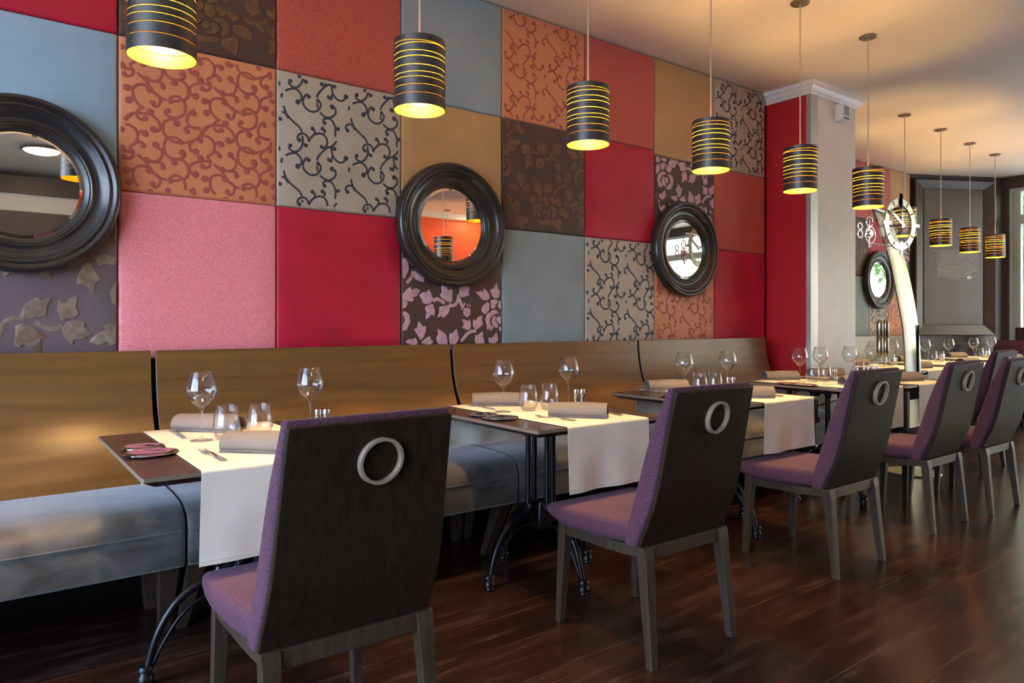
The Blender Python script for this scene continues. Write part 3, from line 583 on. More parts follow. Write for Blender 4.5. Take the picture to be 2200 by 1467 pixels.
# ------------------------------------------------------------------ bench modules
def make_bench(width, legs=True):
    root = empty('bench_module'); hw = width / 2 - .001
    # local origin: module centre on the wall line (y = 0 is the wall face plane), front towards -y
    front = [(-.105, 1.042), (-.112, .95), (-.128, .86), (-.155, .78), (-.195, .71), (-.235, .64), (-.262, .57), (-.275, .50), (-.28, .44)]
    front = smooth_line([(a, b_) for a, b_ in front], 3)
    rings = []
    th = .018
    for x in (-hw + .004, hw - .004):
        rings.append([(x, a, b_) for a, b_ in front] + [(x, a + th, b_) for a, b_ in reversed(front)])
    m_ = MB(); m_.loft(rings)
    # edges get the darker ply colour
    o = m_.build('backrest', [M['bench_wood'], M['bench_edge']], root, smooth=40, bevel=.002)
    for p in o.data.polygons:
        if abs(p.normal.x) > .9: p.material_index = 1
    # seat: a boxy cushion with a rounded top front
    prof = [(-.25, .30), (-.700, .30), (-.711, .31), (-.714, .425), (-.710, .455), (-.696, .480), (-.668, .500), (-.62, .514), (-.52, .522), (-.38, .524), (-.25, .522)]
    rings = []
    hs = width / 2 - .001
    for x, k in ((-hs, .985), (-hs + .006, .996), (-hs + .02, 1), (hs - .02, 1), (hs - .006, .996), (hs, .985)):
        rings.append([(x, -.46 + (a + .46) * k, .415 + (b_ - .415) * k) for a, b_ in prof])
    m_ = MB(); m_.loft(rings); m_.build('seat', M['velvet'], root, smooth=35)
    m_ = MB(); m_.tube([(-hs + .01, -.7145, .430), (hs - .01, -.7145, .430)], .003, 8); m_.build('seam_piping', M['velvet'], root, smooth=60)
    if legs:
        for sx_ in (-1, 1):
            for (yt, yb) in ((-.64, -.47), (-.24, -.20)):
                m_ = MB(); xt, xb = sx_ * (hw - .042), sx_ * (hw - .024)
                m_.loft([[(xb - .02, yb - .02, 0), (xb + .02, yb - .02, 0), (xb + .02, yb + .02, 0), (xb - .02, yb + .02, 0)],
                         [(xt - .034, yt - .034, .30), (xt + .034, yt - .034, .30), (xt + .034, yt + .034, .30), (xt - .034, yt + .034, .30)]])
                m_.build('leg', M['legwood'], root, bevel=.003)
    m_ = MB(); m_.box(-hw + .02, hw - .02, -.24, -.16, .30, .44); m_.build('support_rail', M['under'], root)
    return root
BG = 'wooden-backed bench modules along the wall'
bench = make_bench(1.464)
for i, (xc, lb) in enumerate([(-.159, 'nearest bench module at the left edge with grey suede seat'), (1.313, 'bench module behind the nearest table, golden wooden back'),
                              (2.785, 'bench module behind the second table, between two back seams'), (4.257, 'last bench module before the red column'), (-1.631, 'bench module beyond the left edge of the view')]):
    o = bench if i == 0 else copy_tree(bench)
    o.location = (xc, YF + .01, 0); tag(o, lb, 'bench', BG)
bench2 = make_bench(1.72)
for i, (xc, lb) in enumerate([(6.75, 'rear bench module beginning behind the cream column'), (8.48, 'rear bench module under the farthest mirror')]):
    o = bench2 if i == 0 else copy_tree(bench2)
    o.location = (xc, YP2 + .005, -.035); tag(o, lb, 'bench', 'bench modules along the rear wall')

# ------------------------------------------------------------------ pendant lamps
def make_lamp():
    root = empty('pendant_lamp')          # origin at the ceiling
    H = .252; RAD = .0945; zb = -(ZC - 1.942); zt = zb + H; n = 72; g = .0026
    m_ = MB(); m_.lathe([(0.001, 0), (.056, 0), (.056, -.004), (.050, -.010), (.012, -.013), (.001, -.013)], 32); m_.build('ceiling_rose', M['rose'], root, smooth=40)
    m_ = MB(); m_.cyl(.0045, zt - .02, -.012, 10); m_.build('rod', M['rod'], root, smooth=60)
    m_ = MB(); m_.lathe([(.001, zt - .015), (.016, zt - .017), (.019, zt - .03), (.019, zt - .075), (.001, zt - .075)], 20)
    for k in range(3):
        a = 2 * PI * k / 3 + .3; m_.tube([(.015 * math.cos(a), .015 * math.sin(a), zt - .03), (RAD * .985 * math.cos(a), RAD * .985 * math.sin(a), zt - .03)], .0018, 6)
    m_.build('socket', M['rod'], root, smooth=50)
    m_ = MB(); bz = zb + .158
    m_.lathe([(.0005, bz + .05), (.013, bz + .05), (.014, bz + .035), (.022, bz + .018), (.028, bz), (.026, bz - .014), (.016, bz - .025), (.0005, bz - .029)], 20)
    m_.build('bulb', M['bulb'], root, smooth=60)
    fr = [.095, .135, .245, .32, .445, .54, .615, .715, .84]; tl = [.004, -.0035, .0015, -.001, .0015, -.0015, .001, -.0015, .001]
    sl = [(lambda a, f=f, t_=t_, k=k: zb + H * (1 - f) + t_ * math.cos(a - .6 - .2 * k)) for k, (f, t_) in enumerate(zip(fr, tl))]
    lims = [lambda a: zt] + sl + [lambda a: zb]
    m_ = MB()
    for k in range(len(lims) - 1):
        up = lims[k]; lo = lims[k + 1]
        o_, i_ = RAD, RAD - .0022; R_ = []
        for (r, w_) in ((o_, 0), (o_, 1), (i_, 1), (i_, 0), (o_, 0)):
            rg = []
            for j in range(n):
                a = 2 * PI * j / n; z = (up(a) - (g / 2 if k else 0)) if w_ == 0 else (lo(a) + (g / 2 if k < len(lims) - 2 else 0))
                rg.append((r * math.cos(a), r * math.sin(a), z))
            R_.append(rg)
        m_.loft(R_[0:2], 0, cap=False); m_.loft(R_[1:3], 0, cap=False); m_.loft(R_[2:4], 1, cap=False); m_.loft(R_[3:5], 0, cap=False)
    sm = MB()
    for f_ in sl:            # translucent amber strips added in the slits to tone down the bulb's glow
        ra = [(RAD - .0011, 1), (RAD - .0011, -1)]
        sm.loft([[(r * math.cos(2 * PI * j / n), r * math.sin(2 * PI * j / n), f_(2 * PI * j / n) + q * g * .52) for j in range(n)] for r, q in ra], 0, cap=False)
    sm.build('glowing_slits', M['amber'], root, smooth=60)
    tm = MB(); tm.lathe([(.008, zt - .003), (RAD - .003, zt - .003)], 40); tm.build('added_top_diffuser', M['cap'], root)  # translucent disc added to spread the uplight over the ceiling
    for k in range(4):      # slim inner ribs that hold the bands together
        a = 2 * PI * k / 4 + 1.1; c_, s_ = math.cos(a), math.sin(a); r = RAD - .0035
        m_.tube([(r * c_, r * s_, zb + .004), (r * c_, r * s_, zt - .004)], .0012, 6, 1)
    me = m_.build('lamp_shade', [M['lampmetal'], M['gold']], root, smooth=50)
    return root
lamp = make_lamp()
LG = 'dark cylinder pendant lamps with glowing slits in a long row'
LG2 = 'pendant lamps of the rear row beyond the column'
LL = [(.427, 2.29, 0, 'nearest pendant lamp, cut by the top edge near the upper left', LG), (1.295, 2.29, 0, 'second pendant lamp, in front of the blue-grey panel', LG),
      (2.147, 2.295, .004, 'third pendant lamp, in front of the brown flowered panel', LG), (3.004, 2.29, 0, 'fourth pendant lamp, in front of the ochre and brown scroll panels', LG),
      (3.834, 2.29, -.012, 'fifth pendant lamp, in front of the red side of the column', LG), (4.648, 2.295, -.026, 'sixth pendant lamp, right of the cream column', LG),
      (6.66, 2.96, .0, 'pendant lamp seen through the ring of the clock', LG2), (7.447, 2.975, -.035, 'pendant lamp left of the white handwriting on the dark wall', LG2),
      (8.262, 3.02, -.045, 'pendant lamp hanging over the white handwriting', LG2), (9.03, 3.05, -.055, 'farthest pendant lamp, beside the garden window', LG2),
      (-.43, 2.29, 0, 'pendant lamp beyond the left edge, seen in the largest mirror', LG), (3.60, .80, -.17, 'pendant lamp behind the camera, low in the red-reflecting mirror', 'pendant lamps behind the camera'),
      (5.9, -2.85, 0, 'pendant lamp by the red wall behind the camera', 'pendant lamps behind the camera')]
for i, (x, y, dz, lb, g_) in enumerate(LL):
    o = lamp if i == 0 else copy_tree(lamp)
    o.location = (x, y, ZC); o.rotation_euler = (0, 0, .7 + .9 * i); tag(o, lb, 'lamp', g_)
    if dz:
        for ch in o.children:            # a slightly longer or shorter rod
            if ch.name.split('.')[0] in ('lamp_shade', 'bulb', 'socket', 'glowing_slits', 'added_top_diffuser'): ch.location.z = dz
            if ch.name.split('.')[0] == 'rod' and dz < 0:
                L0 = ZC - 1.942 - .252 + .02; ch.scale.z = (L0 - dz) / L0

# flush ceiling lights behind the camera, the second added to brighten the red wall
def flush(x, y, lb):
    root = empty('ceiling_light', (x, y, ZC), 0, lb, 'ceiling light', 'flush ceiling lights behind the camera')
    m_ = MB(); m_.lathe([(.001, 0), (.19, 0), (.195, -.02), (.18, -.03), (.165, -.03), (.165, -.02), (.001, -.02)], 40); m_.build('rim', M['rose'], root, smooth=40)
    m_ = MB(); m_.lathe([(.165, -.022), (.15, -.04), (.10, -.055), (.001, -.06)], 40); m_.build('diffuser', M['flush'], root, smooth=60)
M['flush'] = emit('lit_diffuser', (1.0, 0.66, 0.34), 26.0)
flush(.50, -2.0, 'flush ceiling light reflected at the top of the largest mirror')
flush(6.6, -2.8, 'flush ceiling light added to make the red wall glow')

# ------------------------------------------------------------------ chairs
def make_chair():
    root = empty('dining_chair')
    # y = 0 at the rear feet, front towards +y
    pr = [(.058, .398), (.046, .43), (.024, .48), (.0, .54), (-.022, .62), (-.040, .71), (-.058, .80), (-.073, .872), (-.086, .933)]
    pr = smooth_line(pr, 3)
    def hwz(z): return .227 - .020 * (z - .40) / .55
    th = .016
    m_ = MB(); rings = []
    for (y, z) in pr:
        h = hwz(z); rings.append([(-h, y - th, z), (h, y - th, z), (h, y, z), (-h, y, z)])
    m_.loft(rings); m_.build('back_panel', M['backwood'], root, smooth=35, bevel=.004)
    # padded front of the back
    m_ = MB(); rings = []; n_ = len(pr)
    for i, (y, z) in enumerate(pr):
        t_ = i / (n_ - 1)
        tk = .016 + .066 * math.sin(PI * min(1, (t_ * .80 + .18))) ** .9
        if t_ > .88: tk = .016 + .066 * math.sin(PI * (.88 * .80 + .18)) ** .9 * (1 - ((t_ - .88) / .12) ** 1.3 * .62)
        h = hwz(z) + .004
        pts = rrect(0, 0, h, tk / 2, min(.014, tk / 2.2), 4)
        rings.append([(px_, y + .0005 + tk / 2 + py_, z + (.006 if i == n_ - 1 else 0)) for px_, py_ in pts])
    top = [(x * .985, (y - (pr[-1][0] + .012)) * .7 + pr[-1][0] + .012, z + .006) for x, y, z in rings[-1]]
    rings.append(top)
    m_.loft(rings); m_.build('back_cushion', M['purple'], root, smooth=50)
    # seat
    m_ = MB(); rings = []
    for (y, zb, zt, h) in ((.055, .405, .470, .224), (.10, .400, .474, .229), (.20, .392, .472, .238), (.30, .388, .468, .243), (.40, .388, .463, .245), (.46, .394, .460, .243), (.50, .404, .455, .239), (.525, .415, .449, .233), (.537, .425, .441, .224)):
        hh = (zt - zb) / 2; r = min(.022, hh * .95)
        ring = []
        for x, z in rrect(0, (zt + zb) / 2, h, hh, r, 4):
            crown = .008 * (1 - (x / h) ** 2) if z > (zt + zb) / 2 else 0
            bow = .018 * (1 - (x / h) ** 2) * max(0, (y - .40) / .137)
            ring.append((x, y + bow, z + crown))
        rings.append(ring)
    # round the underside edges inward like an upholstered pan
    m_.loft(rings); m_.build('seat', M['purple'], root, smooth=50)
    for sx_ in (-1, 1):
        m_ = MB()
        xt, xb = sx_ * .202, sx_ * .214
        m_.loft([[(xb - .014, -.014, 0), (xb + .014, -.014, 0), (xb + .014, .014, 0), (xb - .014, .014, 0)],
                 [(xt - .022, .018, .36), (xt + .022, .018, .36), (xt + .022, .060, .36), (xt - .022, .060, .36)],
                 [(xt - .024, .026, .399), (xt + .024, .026, .399), (xt + .024, .066, .399), (xt - .024, .066, .399)]])
        m_.build('leg', M['legwood'], root, bevel=.002)
        m_ = MB(); xt, xb = sx_ * .200, sx_ * .210
        m_.loft([[(xb - .013, .462, 0), (xb + .013, .462, 0), (xb + .013, .488, 0), (xb - .013, .488, 0)],
                 [(xt - .022, .430, .395), (xt + .022, .430, .395), (xt + .022, .472, .395), (xt - .022, .472, .395)]])
        m_.build('leg', M['legwood'], root, bevel=.002)
        m_ = MB(); rg = []
        for (y, z) in ((.045, .400), (.12, .393), (.20, .389), (.30, .388), (.38, .386), (.44, .386)):
            rg.append([(sx_ * .207 - .010, y, z - .038), (sx_ * .207 + .010, y, z - .038), (sx_ * .207 + .010, y, z), (sx_ * .207 - .010, y, z)])
        m_.loft(rg); m_.build('side_rail', M['legwood'], root, bevel=.002)
    m_ = MB(); m_.box(-.18, .18, .030, .052, .352, .398); m_.build('rear_rail', M['legwood'], root, bevel=.002)
    m_ = MB(); m_.box(-.18, .18, .436, .456, .350, .388); m_.build('front_rail', M['legwood'], root, bevel=.002)
    # round metal grip ring standing out of the back panel
    zc = .834; yc = -.061 - th
    m_ = MB(); ro, ri = .0565, .0480
    rings = []
    tilt = .2
    for (r, d_) in ((ro, .0), (ro, -.0192), (ro - .0006, -.020), (ri + .0006, -.020), (ri, -.0192), (ri, .0)):
        rings.append([(.018 + r * math.cos(2 * PI * k / 48), yc + d_ - tilt * r * math.sin(2 * PI * k / 48), zc + r * math.sin(2 * PI * k / 48) - tilt * d_ * 0) for k in range(48)])
    m_.loft(rings, cap=False); m_.build('grip_ring', M['greymetal'], root, smooth=30)
    return root
chair = make_chair()
CG = 'purple upholstered dining chairs along the tables'
CH = [(.733, 1.60, 0, 'nearest purple dining chair, large dark back with metal ring'), (2.002, 1.60, -.005, 'second dining chair, its full legs seen in the centre foreground'),
      (3.300, 1.668, 0, 'third dining chair, before the cream column'), (4.385, 1.705, 0, 'fourth dining chair, right of the third'), (5.070, 1.66, 0, 'dining chair cut by the right edge, in front of the others'),
      (6.42, 2.18, .0, 'dining chair behind the right-edge chair, only its ring and top showing')]
for i, (x, y, rz, lb) in enumerate(CH):
    o = chair if i == 0 else copy_tree(chair)
    o.location = (x, y, 0); o.rotation_euler = (0, 0, rz); tag(o, lb, 'chair', CG)
o = copy_tree(chair); o.location = (10.02, 3.20, 0); o.rotation_euler = (0, 0, PI / 2); tag(o, 'farthest dining chair by the garden window, facing left', 'chair', CG)
# maroon banquette block near the garden window
bq = empty('banquette', (10.33, 3.15, 0), 0, 'maroon high-backed banquette cut by the right edge under the garden window', 'banquette')
m_ = MB(); m_.loft([[(x, y, z) for x, y in rrect(0, 0, .12, .09, .03)] for z in (.12, 1.10)]); m_.build('backrest', M['maroon'], bq, smooth=40, bevel=.01)
m_ = MB(); m_.loft([[(x, y, z) for x, y in rrect(0, -.30, .12, .22, .03)] for z in (.12, .46)]); m_.build('seat', M['maroon'], bq, smooth=40, bevel=.01)
m_ = MB(); m_.box(-.10, .10, -.48, .06, 0, .12); m_.build('plinth', M['under'], bq)

# ------------------------------------------------------------------ tables
def make_table(w_, d_, kind='iron'):
    root = empty('bistro_table')     # origin on the floor under the centre of the top
    a, b_ = w_ / 2, d_ / 2
    m_ = MB()
    r0 = lambda e, z, r=.006: [(x, y, z) for x, y in rrect(0, 0, a - e, b_ - e, r, 3)]
    m_.loft([r0(.0015, .750), r0(0, .7485)], 0, cap=False); m_.loft([r0(0, .7485), r0(0, .736)], 1, cap=False); m_.loft([r0(0, .736), r0(.035, .716)], 0, cap=False)
    m_.add(r0(.0015, .750), [tuple(range(16))], 0); m_.add(r0(.035, .716), [tuple(reversed(range(16)))], 0)
    m_.build('tabletop', [M['table'], M['table_edge']], root)
    if kind == 'square':
        for sx_ in (-1, 1):
            for sy_ in (-1, 1):
                m_ = MB(); cx_, cy_ = sx_ * (a - .024), sy_ * (b_ - .024)
                m_.loft([[(cx_ + p * .014, cy_ + q * .014, 0) for p, q in ((-1, -1), (1, -1), (1, 1), (-1, 1))], [(cx_ + p * .020, cy_ + q * .020, .715) for p, q in ((-1, -1), (1, -1), (1, 1), (-1, 1))]])
                m_.build('leg', M['backwood'], root, bevel=.003)
        m_ = MB(); m_.box(-a + .06, a - .06, -b_ + .04, -b_ + .06, .65, .715); m_.box(-a + .06, a - .06, b_ - .06, b_ - .04, .65, .715); m_.build('apron', M['backwood'], root)
        return root
    m_ = MB(); m_.box(-.075, .075, -.02, .02, .688, .717); m_.box(-.02, .02, -.075, .075, .688, .717)
    for k in range(4):
        c_, s_ = math.cos(k * PI / 2 - R(12)), math.sin(k * PI / 2 - R(12))
        m_.lathe([(.001, .716), (.024, .716), (.024, .708), (.017, .703), (.022, .696), (.022, .684), (.0165, .678), (.020, .672), (.014, .664), (.001, .664)], 16, .063 * c_, .063 * s_)
    m_.build('top_bracket', M['iron'], root, smooth=40)
    m_ = MB(); m_.lathe([(.001, .345), (.012, .34), (.018, .325), (.022, .31), (.022, .225), (.017, .215), (.001, .21)], 16); m_.box(-.06, .06, -.008, .008, .235, .31); m_.box(-.008, .008, -.06, .06, .235, .31)
    m_.build('hub', M['iron'], root, smooth=40)
    for k in range(4):
        ang_ = k * PI / 2; c_, s_ = math.cos(ang_), math.sin(ang_)
        cq, sq = math.cos(ang_ - R(12)), math.sin(ang_ - R(12))
        m_ = MB(); m_.cyl(.0130, .325, .668, 14, .063 * cq, .063 * sq); m_.build('column', M['iron'], root, smooth=60)
        pth = smooth_line([(.060, .335), (.072, .314), (.100, .298), (.150, .281), (.200, .243), (.240, .185), (.266, .120), (.281, .060)], 3)
        P_ = [(p * c_, p * s_, z) for p, z in pth]
        m_ = MB(); m_.tube(P_, [.0155 - .004 * i / len(P_) for i in range(len(P_))], 10)
        lowr = smooth_line([(.018, .225), (.08, .247), (.135, .236), (.185, .198), (.224, .145), (.252, .095), (.272, .055)], 3)
        m_.tube([(p * c_, p * s_, z) for p, z in lowr], .0075, 8)
        lg = m_.build('base_leg', M['iron'], root, smooth=60)
        m_ = MB(); m_.lathe([(.001, .068), (.018, .068), (.024, .060), (.024, .054), (.016, .048), (.021, .040), (.026, .030), (.026, .022), (.019, .016), (.022, .008), (.020, .0), (.001, 0)], 18, .288 * c_, .288 * s_)
        m_.build('foot', M['iron'], lg, smooth=45)
    return root
def make_runner(w_, d_, seed, drop=.252):
    """linen runner lying over the table and hanging down front and back, built in table coordinates"""
    rnd_ = random.Random(seed); m_ = MB(); b_ = d_ / 2; off_ = .002
    ph = [rnd_.uniform(0, 6) for _ in range(4)]
    prof = []
    for k in range(9): prof.append((-b_ - .007, .742 - drop + drop * k / 8, 1 - k / 8))
    prof += [(-b_ - .006, .747, 0), (-b_ - .001, .7522, 0)]
    for k in range(1, 12): prof.append((-b_ + d_ * k / 12, .7523, 0))
    prof += [(b_ + .001, .7522, 0), (b_ + .006, .747, 0)]
    for k in range(9): prof.append((b_ + .007, .742 - .19 * k / 8, k / 8))
    nx = 17; top, bot = [], []
    for j in range(nx):
        x = -w_ / 2 + w_ * j / (nx - 1); rt, rb = [], []
        for y, z, h in prof:
            sgn = -1 if y < 0 else 1
            wv = h * (.006 * math.sin(x * 17 + ph[0]) + .005 * math.sin(x * 31 + ph[1] + h)) + .004 * h
            edge = .0015 if (j in (0, nx - 1)) else 0
            if h > 0: rt.append((x + .006 * h * math.sin(ph[2]), y + sgn * (wv + .0012), z)); rb.append((x + .006 * h * math.sin(ph[2]), y + sgn * wv, z))
            else: rt.append((x, y if abs(y) < b_ else y + sgn * .0012, z + .0012 - edge * .3)); rb.append((x, y, z))
        top.append(rt); bot.append(rb)
    rings = [list(t_) + list(reversed(b2)) for t_, b2 in zip(top, bot)]
    m_.loft(rings)
    # stitched hems
    for sy, ix in ((-1, 0), (1, len(prof) - 1)):
        hp = [(top[j][ix][0], top[j][ix][1] + sy * .0003, top[j][ix][2] + .014) for j in range(nx)]
        m_.tube(hp, .0009, 5)
    return m_
# ------------------------------------------------------------------ tableware masters
def wine_glass():
    m_ = MB()
    m_.lathe([(.0005, .0), (.0365, .0), (.0372, .0012), (.034, .0028), (.012, .0065), (.0050, .011), (.0040, .02), (.0037, .06), (.0042, .095), (.0068, .108), (.012, .1145),
              (.026, .127), (.042, .146), (.0508, .166), (.0515, .174), (.049, .190), (.0435, .212), (.0372, .236), (.0366, .2362), (.0363, .236), (.0425, .212), (.048, .190), (.0503, .174), (.0497, .1665), (.041, .1472), (.025, .1287), (.011, .1185), (.0005, .1165)], 40)
    return m_.build('wine_glass', M['glass'], smooth=60)
def tumbler():
    m_ = MB()
    m_.lathe([(.0005, 0), (.026, 0), (.031, .004), (.042, .022), (.0455, .038), (.0455, .048), (.0425, .075), (.0355, .1175), (.0349, .1180), (.0345, .1175), (.0413, .075), (.0442, .048), (.0441, .039), (.0405, .0245), (.028, .0105), (.018, .009), (.0005, .0095)], 40)
    return m_.build('water_tumbler', M['glass'], smooth=60)
def shaker():
    root = empty('salt_shaker')
    m_ = MB(); m_.lathe([(.0005, 0), (.0130, 0), (.0134, .002), (.0134, .052), (.0005, .052)], 24); m_.build('body', M['chrome'], root, smooth=40)
    m_ = MB(); m_.lathe([(.0005, .053), (.0134, .053), (.0134, .070), (.0125, .0745), (.009, .0765), (.0005, .077)], 24); m_.build('cap', M['chrome'], root, smooth=40)
    return root
def coaster(r):
    m_ = MB()
    n = 48; rings = []
    for rr_, z, wob in ((.0005, .0022, 0), (.62, .0022, 0), (.66, .004, 0), (.93, .0075, 0), (1.0, .0085, .012), (1.01, .0070, .012), (.93, .0050, 0), (.66, .0, 0), (.0005, .0, 0)):
        rings.append([(r * rr_ * (1 + wob * math.cos(24 * 2 * PI * k / n)) * math.cos(2 * PI * k / n), r * rr_ * (1 + wob * math.cos(24 * 2 * PI * k / n)) * math.sin(2 * PI * k / n), z) for k in range(n)])
    m_.loft(rings, cap=False)
    return m_.build('side_plate', M['chrome'], smooth=40)
def napkin():
    """napkin rolled loosely into a flap, long axis x, origin at the centre underneath"""
    m_ = MB(); L_ = .125
    body = [(-.045, .004), (-.052, .014), (-.050, .030), (-.038, .046), (-.018, .056), (.006, .058), (.028, .052), (.042, .038), (.048, .022), (.046, .006), (.040, .004), (.042, .012), (.042, .022), (.036, .035), (.024, .045), (.004, .050), (-.016, .048), (-.033, .040), (-.043, .028), (-.045, .014), (-.040, .006)]
    body = smooth_line(body, 2)
    m_.loft([[(x, y * (1 + .02 * math.sin(x * 40)), z * (1 + .03 * math.sin(x * 25 + 1)) + .004) for y, z in body] for x in [-L_ + 2 * L_ * k / 8 for k in range(9)]])
    for k, (e, z0) in enumerate(((.0, .0), (.004, .0035), (.001, .007))):      # folded layers underneath
        m_.loft([[(x, y, z) for y, z in ((-.054 + e, z0), (.050 - e, z0), (.050 - e, z0 + .0028 + .0008 * math.sin(x * 60 + k)), (-.054 + e, z0 + .0028 + .0008 * math.sin(x * 45 + k)))] for x in [-L_ + .001 * k + (2 * L_ - .002) * i / 8 for i in range(9)]])
    return m_.build('folded_napkin', M['napkin'], smooth=50)
def fork():
    root = empty('fork')
    hp = [(0, 0, .003, .0085), (.02, 0, .0035, .009), (.07, 0, .006, .006), (.11, 0, .009, .0035), (.135, 0, .008, .004), (.150, 0, .0055, .010), (.158, 0, .0045, .0115)]
    m_ = MB(); m_.loft([[(-h, y, z + .0012), (h, y, z + .0012), (h, y, z - .0012), (-h, y, z - .0012)] for y, _, z, h in hp]); m_.build('handle', M['chrome'], root, smooth=50, bevel=.0008)
    for k in range(4):
        x = -.0095 + k * .00633
        m_ = MB(); m_.loft([[(x - w_, y, z + .001), (x + w_, y, z + .001), (x + w_, y, z - .001), (x - w_, y, z - .001)] for y, z, w_ in ((.156, .0045, .0021), (.175, .0035, .0019), (.192, .0055, .0016), (.205, .0095, .0008))])
        m_.build('tine', M['chrome'], root, smooth=50)
    return root
def knife():
    root = empty('knife')
    m_ = MB(); m_.loft([[(-h, y, z + t_), (h, y, z + t_), (h, y, z - t_), (-h, y, z - t_)] for y, z, h, t_ in ((0, .004, .007, .0025), (.02, .0042, .009, .003), (.06, .0045, .0075, .003), (.10, .0045, .006, .003))]); m_.build('handle', M['chrome'], root, smooth=50, bevel=.001)
    m_ = MB(); m_.loft([[(-h, y, z + t_), (k_, y, z + t_), (k_, y, z - t_), (-h, y, z - t_)] for y, z, h, k_, t_ in ((.10, .004, .006, .006, .0015), (.15, .003, .008, .009, .001), (.19, .003, .008, .009, .001), (.215, .003, .002, .009, .0008))]); m_.build('blade', M['chrome'], root, smooth=50)
    return root
masters = {}
def place(kind, x, y, z, rz, label, cat, group):
    if kind not in masters:
        masters[kind] = {'wine': wine_glass, 'tumbler': tumbler, 'shaker': shaker, 'plate': lambda: coaster(.078), 'plate2': lambda: coaster(.064), 'napkin': napkin, 'fork': fork, 'knife': knife}[kind]()
        o = masters[kind]
    else: o = copy_tree(masters[kind])
    o.location = (x, y, z); o.rotation_euler = (0, 0, rz)
    return tag(o, label, cat, group)
ZT = .7538
def setting(nm, xl, yf, w_, d_, kind='iron', tbl=None, gl=None, seed=1, nf=-48, nb=-38, lx=.145, rw=.46, items='all', g2=.62, rz_t=0):
    """nm: how the table is called in labels; xl, yf: left front corner of the top"""
    cx_, cy_ = xl + w_ / 2, yf + d_ / 2
    t_ = tbl; t_.location = (cx_, cy_, 0)
    rn = make_runner(rw, d_ + .0, seed)
    ro = rn.build('table_runner', M['linen'], smooth=50); ro.location = (xl + lx + rw / 2, cy_, 0)
    tag(ro, 'cream linen runner hanging over %s' % nm, 'tablecloth', 'linen table runners')
    X_ = lambda a: xl + a
    Y_ = lambda a: yf + a
    place('wine', X_(gl if gl else .225), Y_(.515), ZT, 0, 'left wine glass on %s' % nm, 'glass', 'wine glasses on the tables')
    place('wine', X_(g2), Y_(.525), ZT, 1, 'right wine glass on %s' % nm, 'glass', 'wine glasses on the tables')
    place('tumbler', X_(.345), Y_(.495), ZT, 0, 'left water tumbler on %s' % nm, 'glass', 'water tumblers on the tables')
    place('tumbler', X_(.450), Y_(.470), ZT, 1, 'right water tumbler on %s' % nm, 'glass', 'water tumblers on the tables')
    sz = ZT if X_(.72) < ro.location.x + rw / 2 + .01 else .7505
    place('shaker', X_(.700), Y_(.56), sz, 0, 'left metal shaker of the pair on %s' % nm, 'salt shaker', 'metal salt and pepper shakers')
    place('shaker', X_(.728), Y_(.545), sz, 0, 'right metal shaker of the pair on %s' % nm, 'salt shaker', 'metal salt and pepper shakers')
    place('napkin', X_(.38), Y_(.19), ZT, R(nf), 'rolled taupe napkin on the chair side of %s' % nm, 'napkin', 'rolled taupe napkins')
    place('napkin', X_(.35), Y_(.745), ZT, R(nb), 'rolled taupe napkin on the bench side of %s' % nm, 'napkin', 'rolled taupe napkins')
    return ro
LWm = 'bistro tables with cast-iron pedestals'
def tbl(w_, d_, kind, lb):
    t_ = make_table(w_, d_, kind); return tag(t_, lb, 'table', LWm if kind == 'iron' else None)
T = {}
T[1] = tbl(.735, .865, 'iron', 'nearest bistro table, plum-brown top, behind the nearest chair')
T[2] = copy_tree(T[1]); tag(T[2], 'second bistro table, its black iron pedestal seen in full')
T[3] = copy_tree(T[1]); tag(T[3], 'third bistro table, half hidden by the second chair')
setting('the nearest table', .337, 2.065, .735, .865, tbl=T[1], gl=.268, seed=1, nf=-46, nb=-46, g2=.655)
setting('the second table', 1.68, 2.072, .735, .865, tbl=T[2], gl=.215, seed=2, nf=-50, nb=-33)
setting('the third table', 2.955, 2.10, .755, .865, tbl=T[3], gl=.235, seed=5, nf=-42, nb=-27, lx=.225, g2=.65)
T[3].scale.x = .755 / .735
T[4] = tbl(.552, .80, 'iron', 'fourth bistro table, beside the cream column'); setting('the fourth table beside the column', 4.205, 2.13, .552, .80, tbl=T[4], gl=.22, seed=7, nf=-30, nb=-28, lx=.09, g2=.50)
m_ = MB()
for sg in (-1, 1):
    m_.tube(smooth_line([(-.085, sg * .02, .52), (-.085, sg * .02, .62), (-.070, sg * .02, .675), (-.02, sg * .02, .705), (.10, sg * .02, .712)], 4), .010, 8)
m_.tube([(-.085, 0, .60), (.06, 0, .615), (.20, 0, .625)], .005, 8)
m_.box(-.11, -.06, -.03, .03, .50, .535)
m_.build('curved_brace', M['iron'], T[4], smooth=50)
T[5] = tbl(.76, .86, 'square', 'square-legged table under the steel clock'); setting('the square-legged table by the clock', 4.765, 2.10, .76, .86, 'square', tbl=T[5], gl=.26, seed=8, nf=-18, nb=-30, lx=.15, g2=.60)
T[6] = tbl(.80, .84, 'iron', 'first table beyond the steel clock'); setting('the first table beyond the clock', 6.30, 2.66, .80, .84, 'square', tbl=T[6], seed=9, nf=-10, nb=-20, lx=.09, rw=.62)
T[7] = tbl(1.0, .84, 'iron', 'middle table of the three beyond the clock'); setting('the middle table beyond the clock', 7.36, 2.66, 1.0, .84, 'square', tbl=T[7], seed=10, nf=-10, nb=-20, lx=.05, rw=.85, g2=.81)
T[8] = tbl(1.0, .84, 'iron', 'farthest table, nearest the garden window'); setting('the farthest table', 8.72, 2.72, 1.0, .84, 'square', tbl=T[8], gl=.23, seed=11, nf=-10, nb=-20, lx=.05, rw=.85, g2=.78)
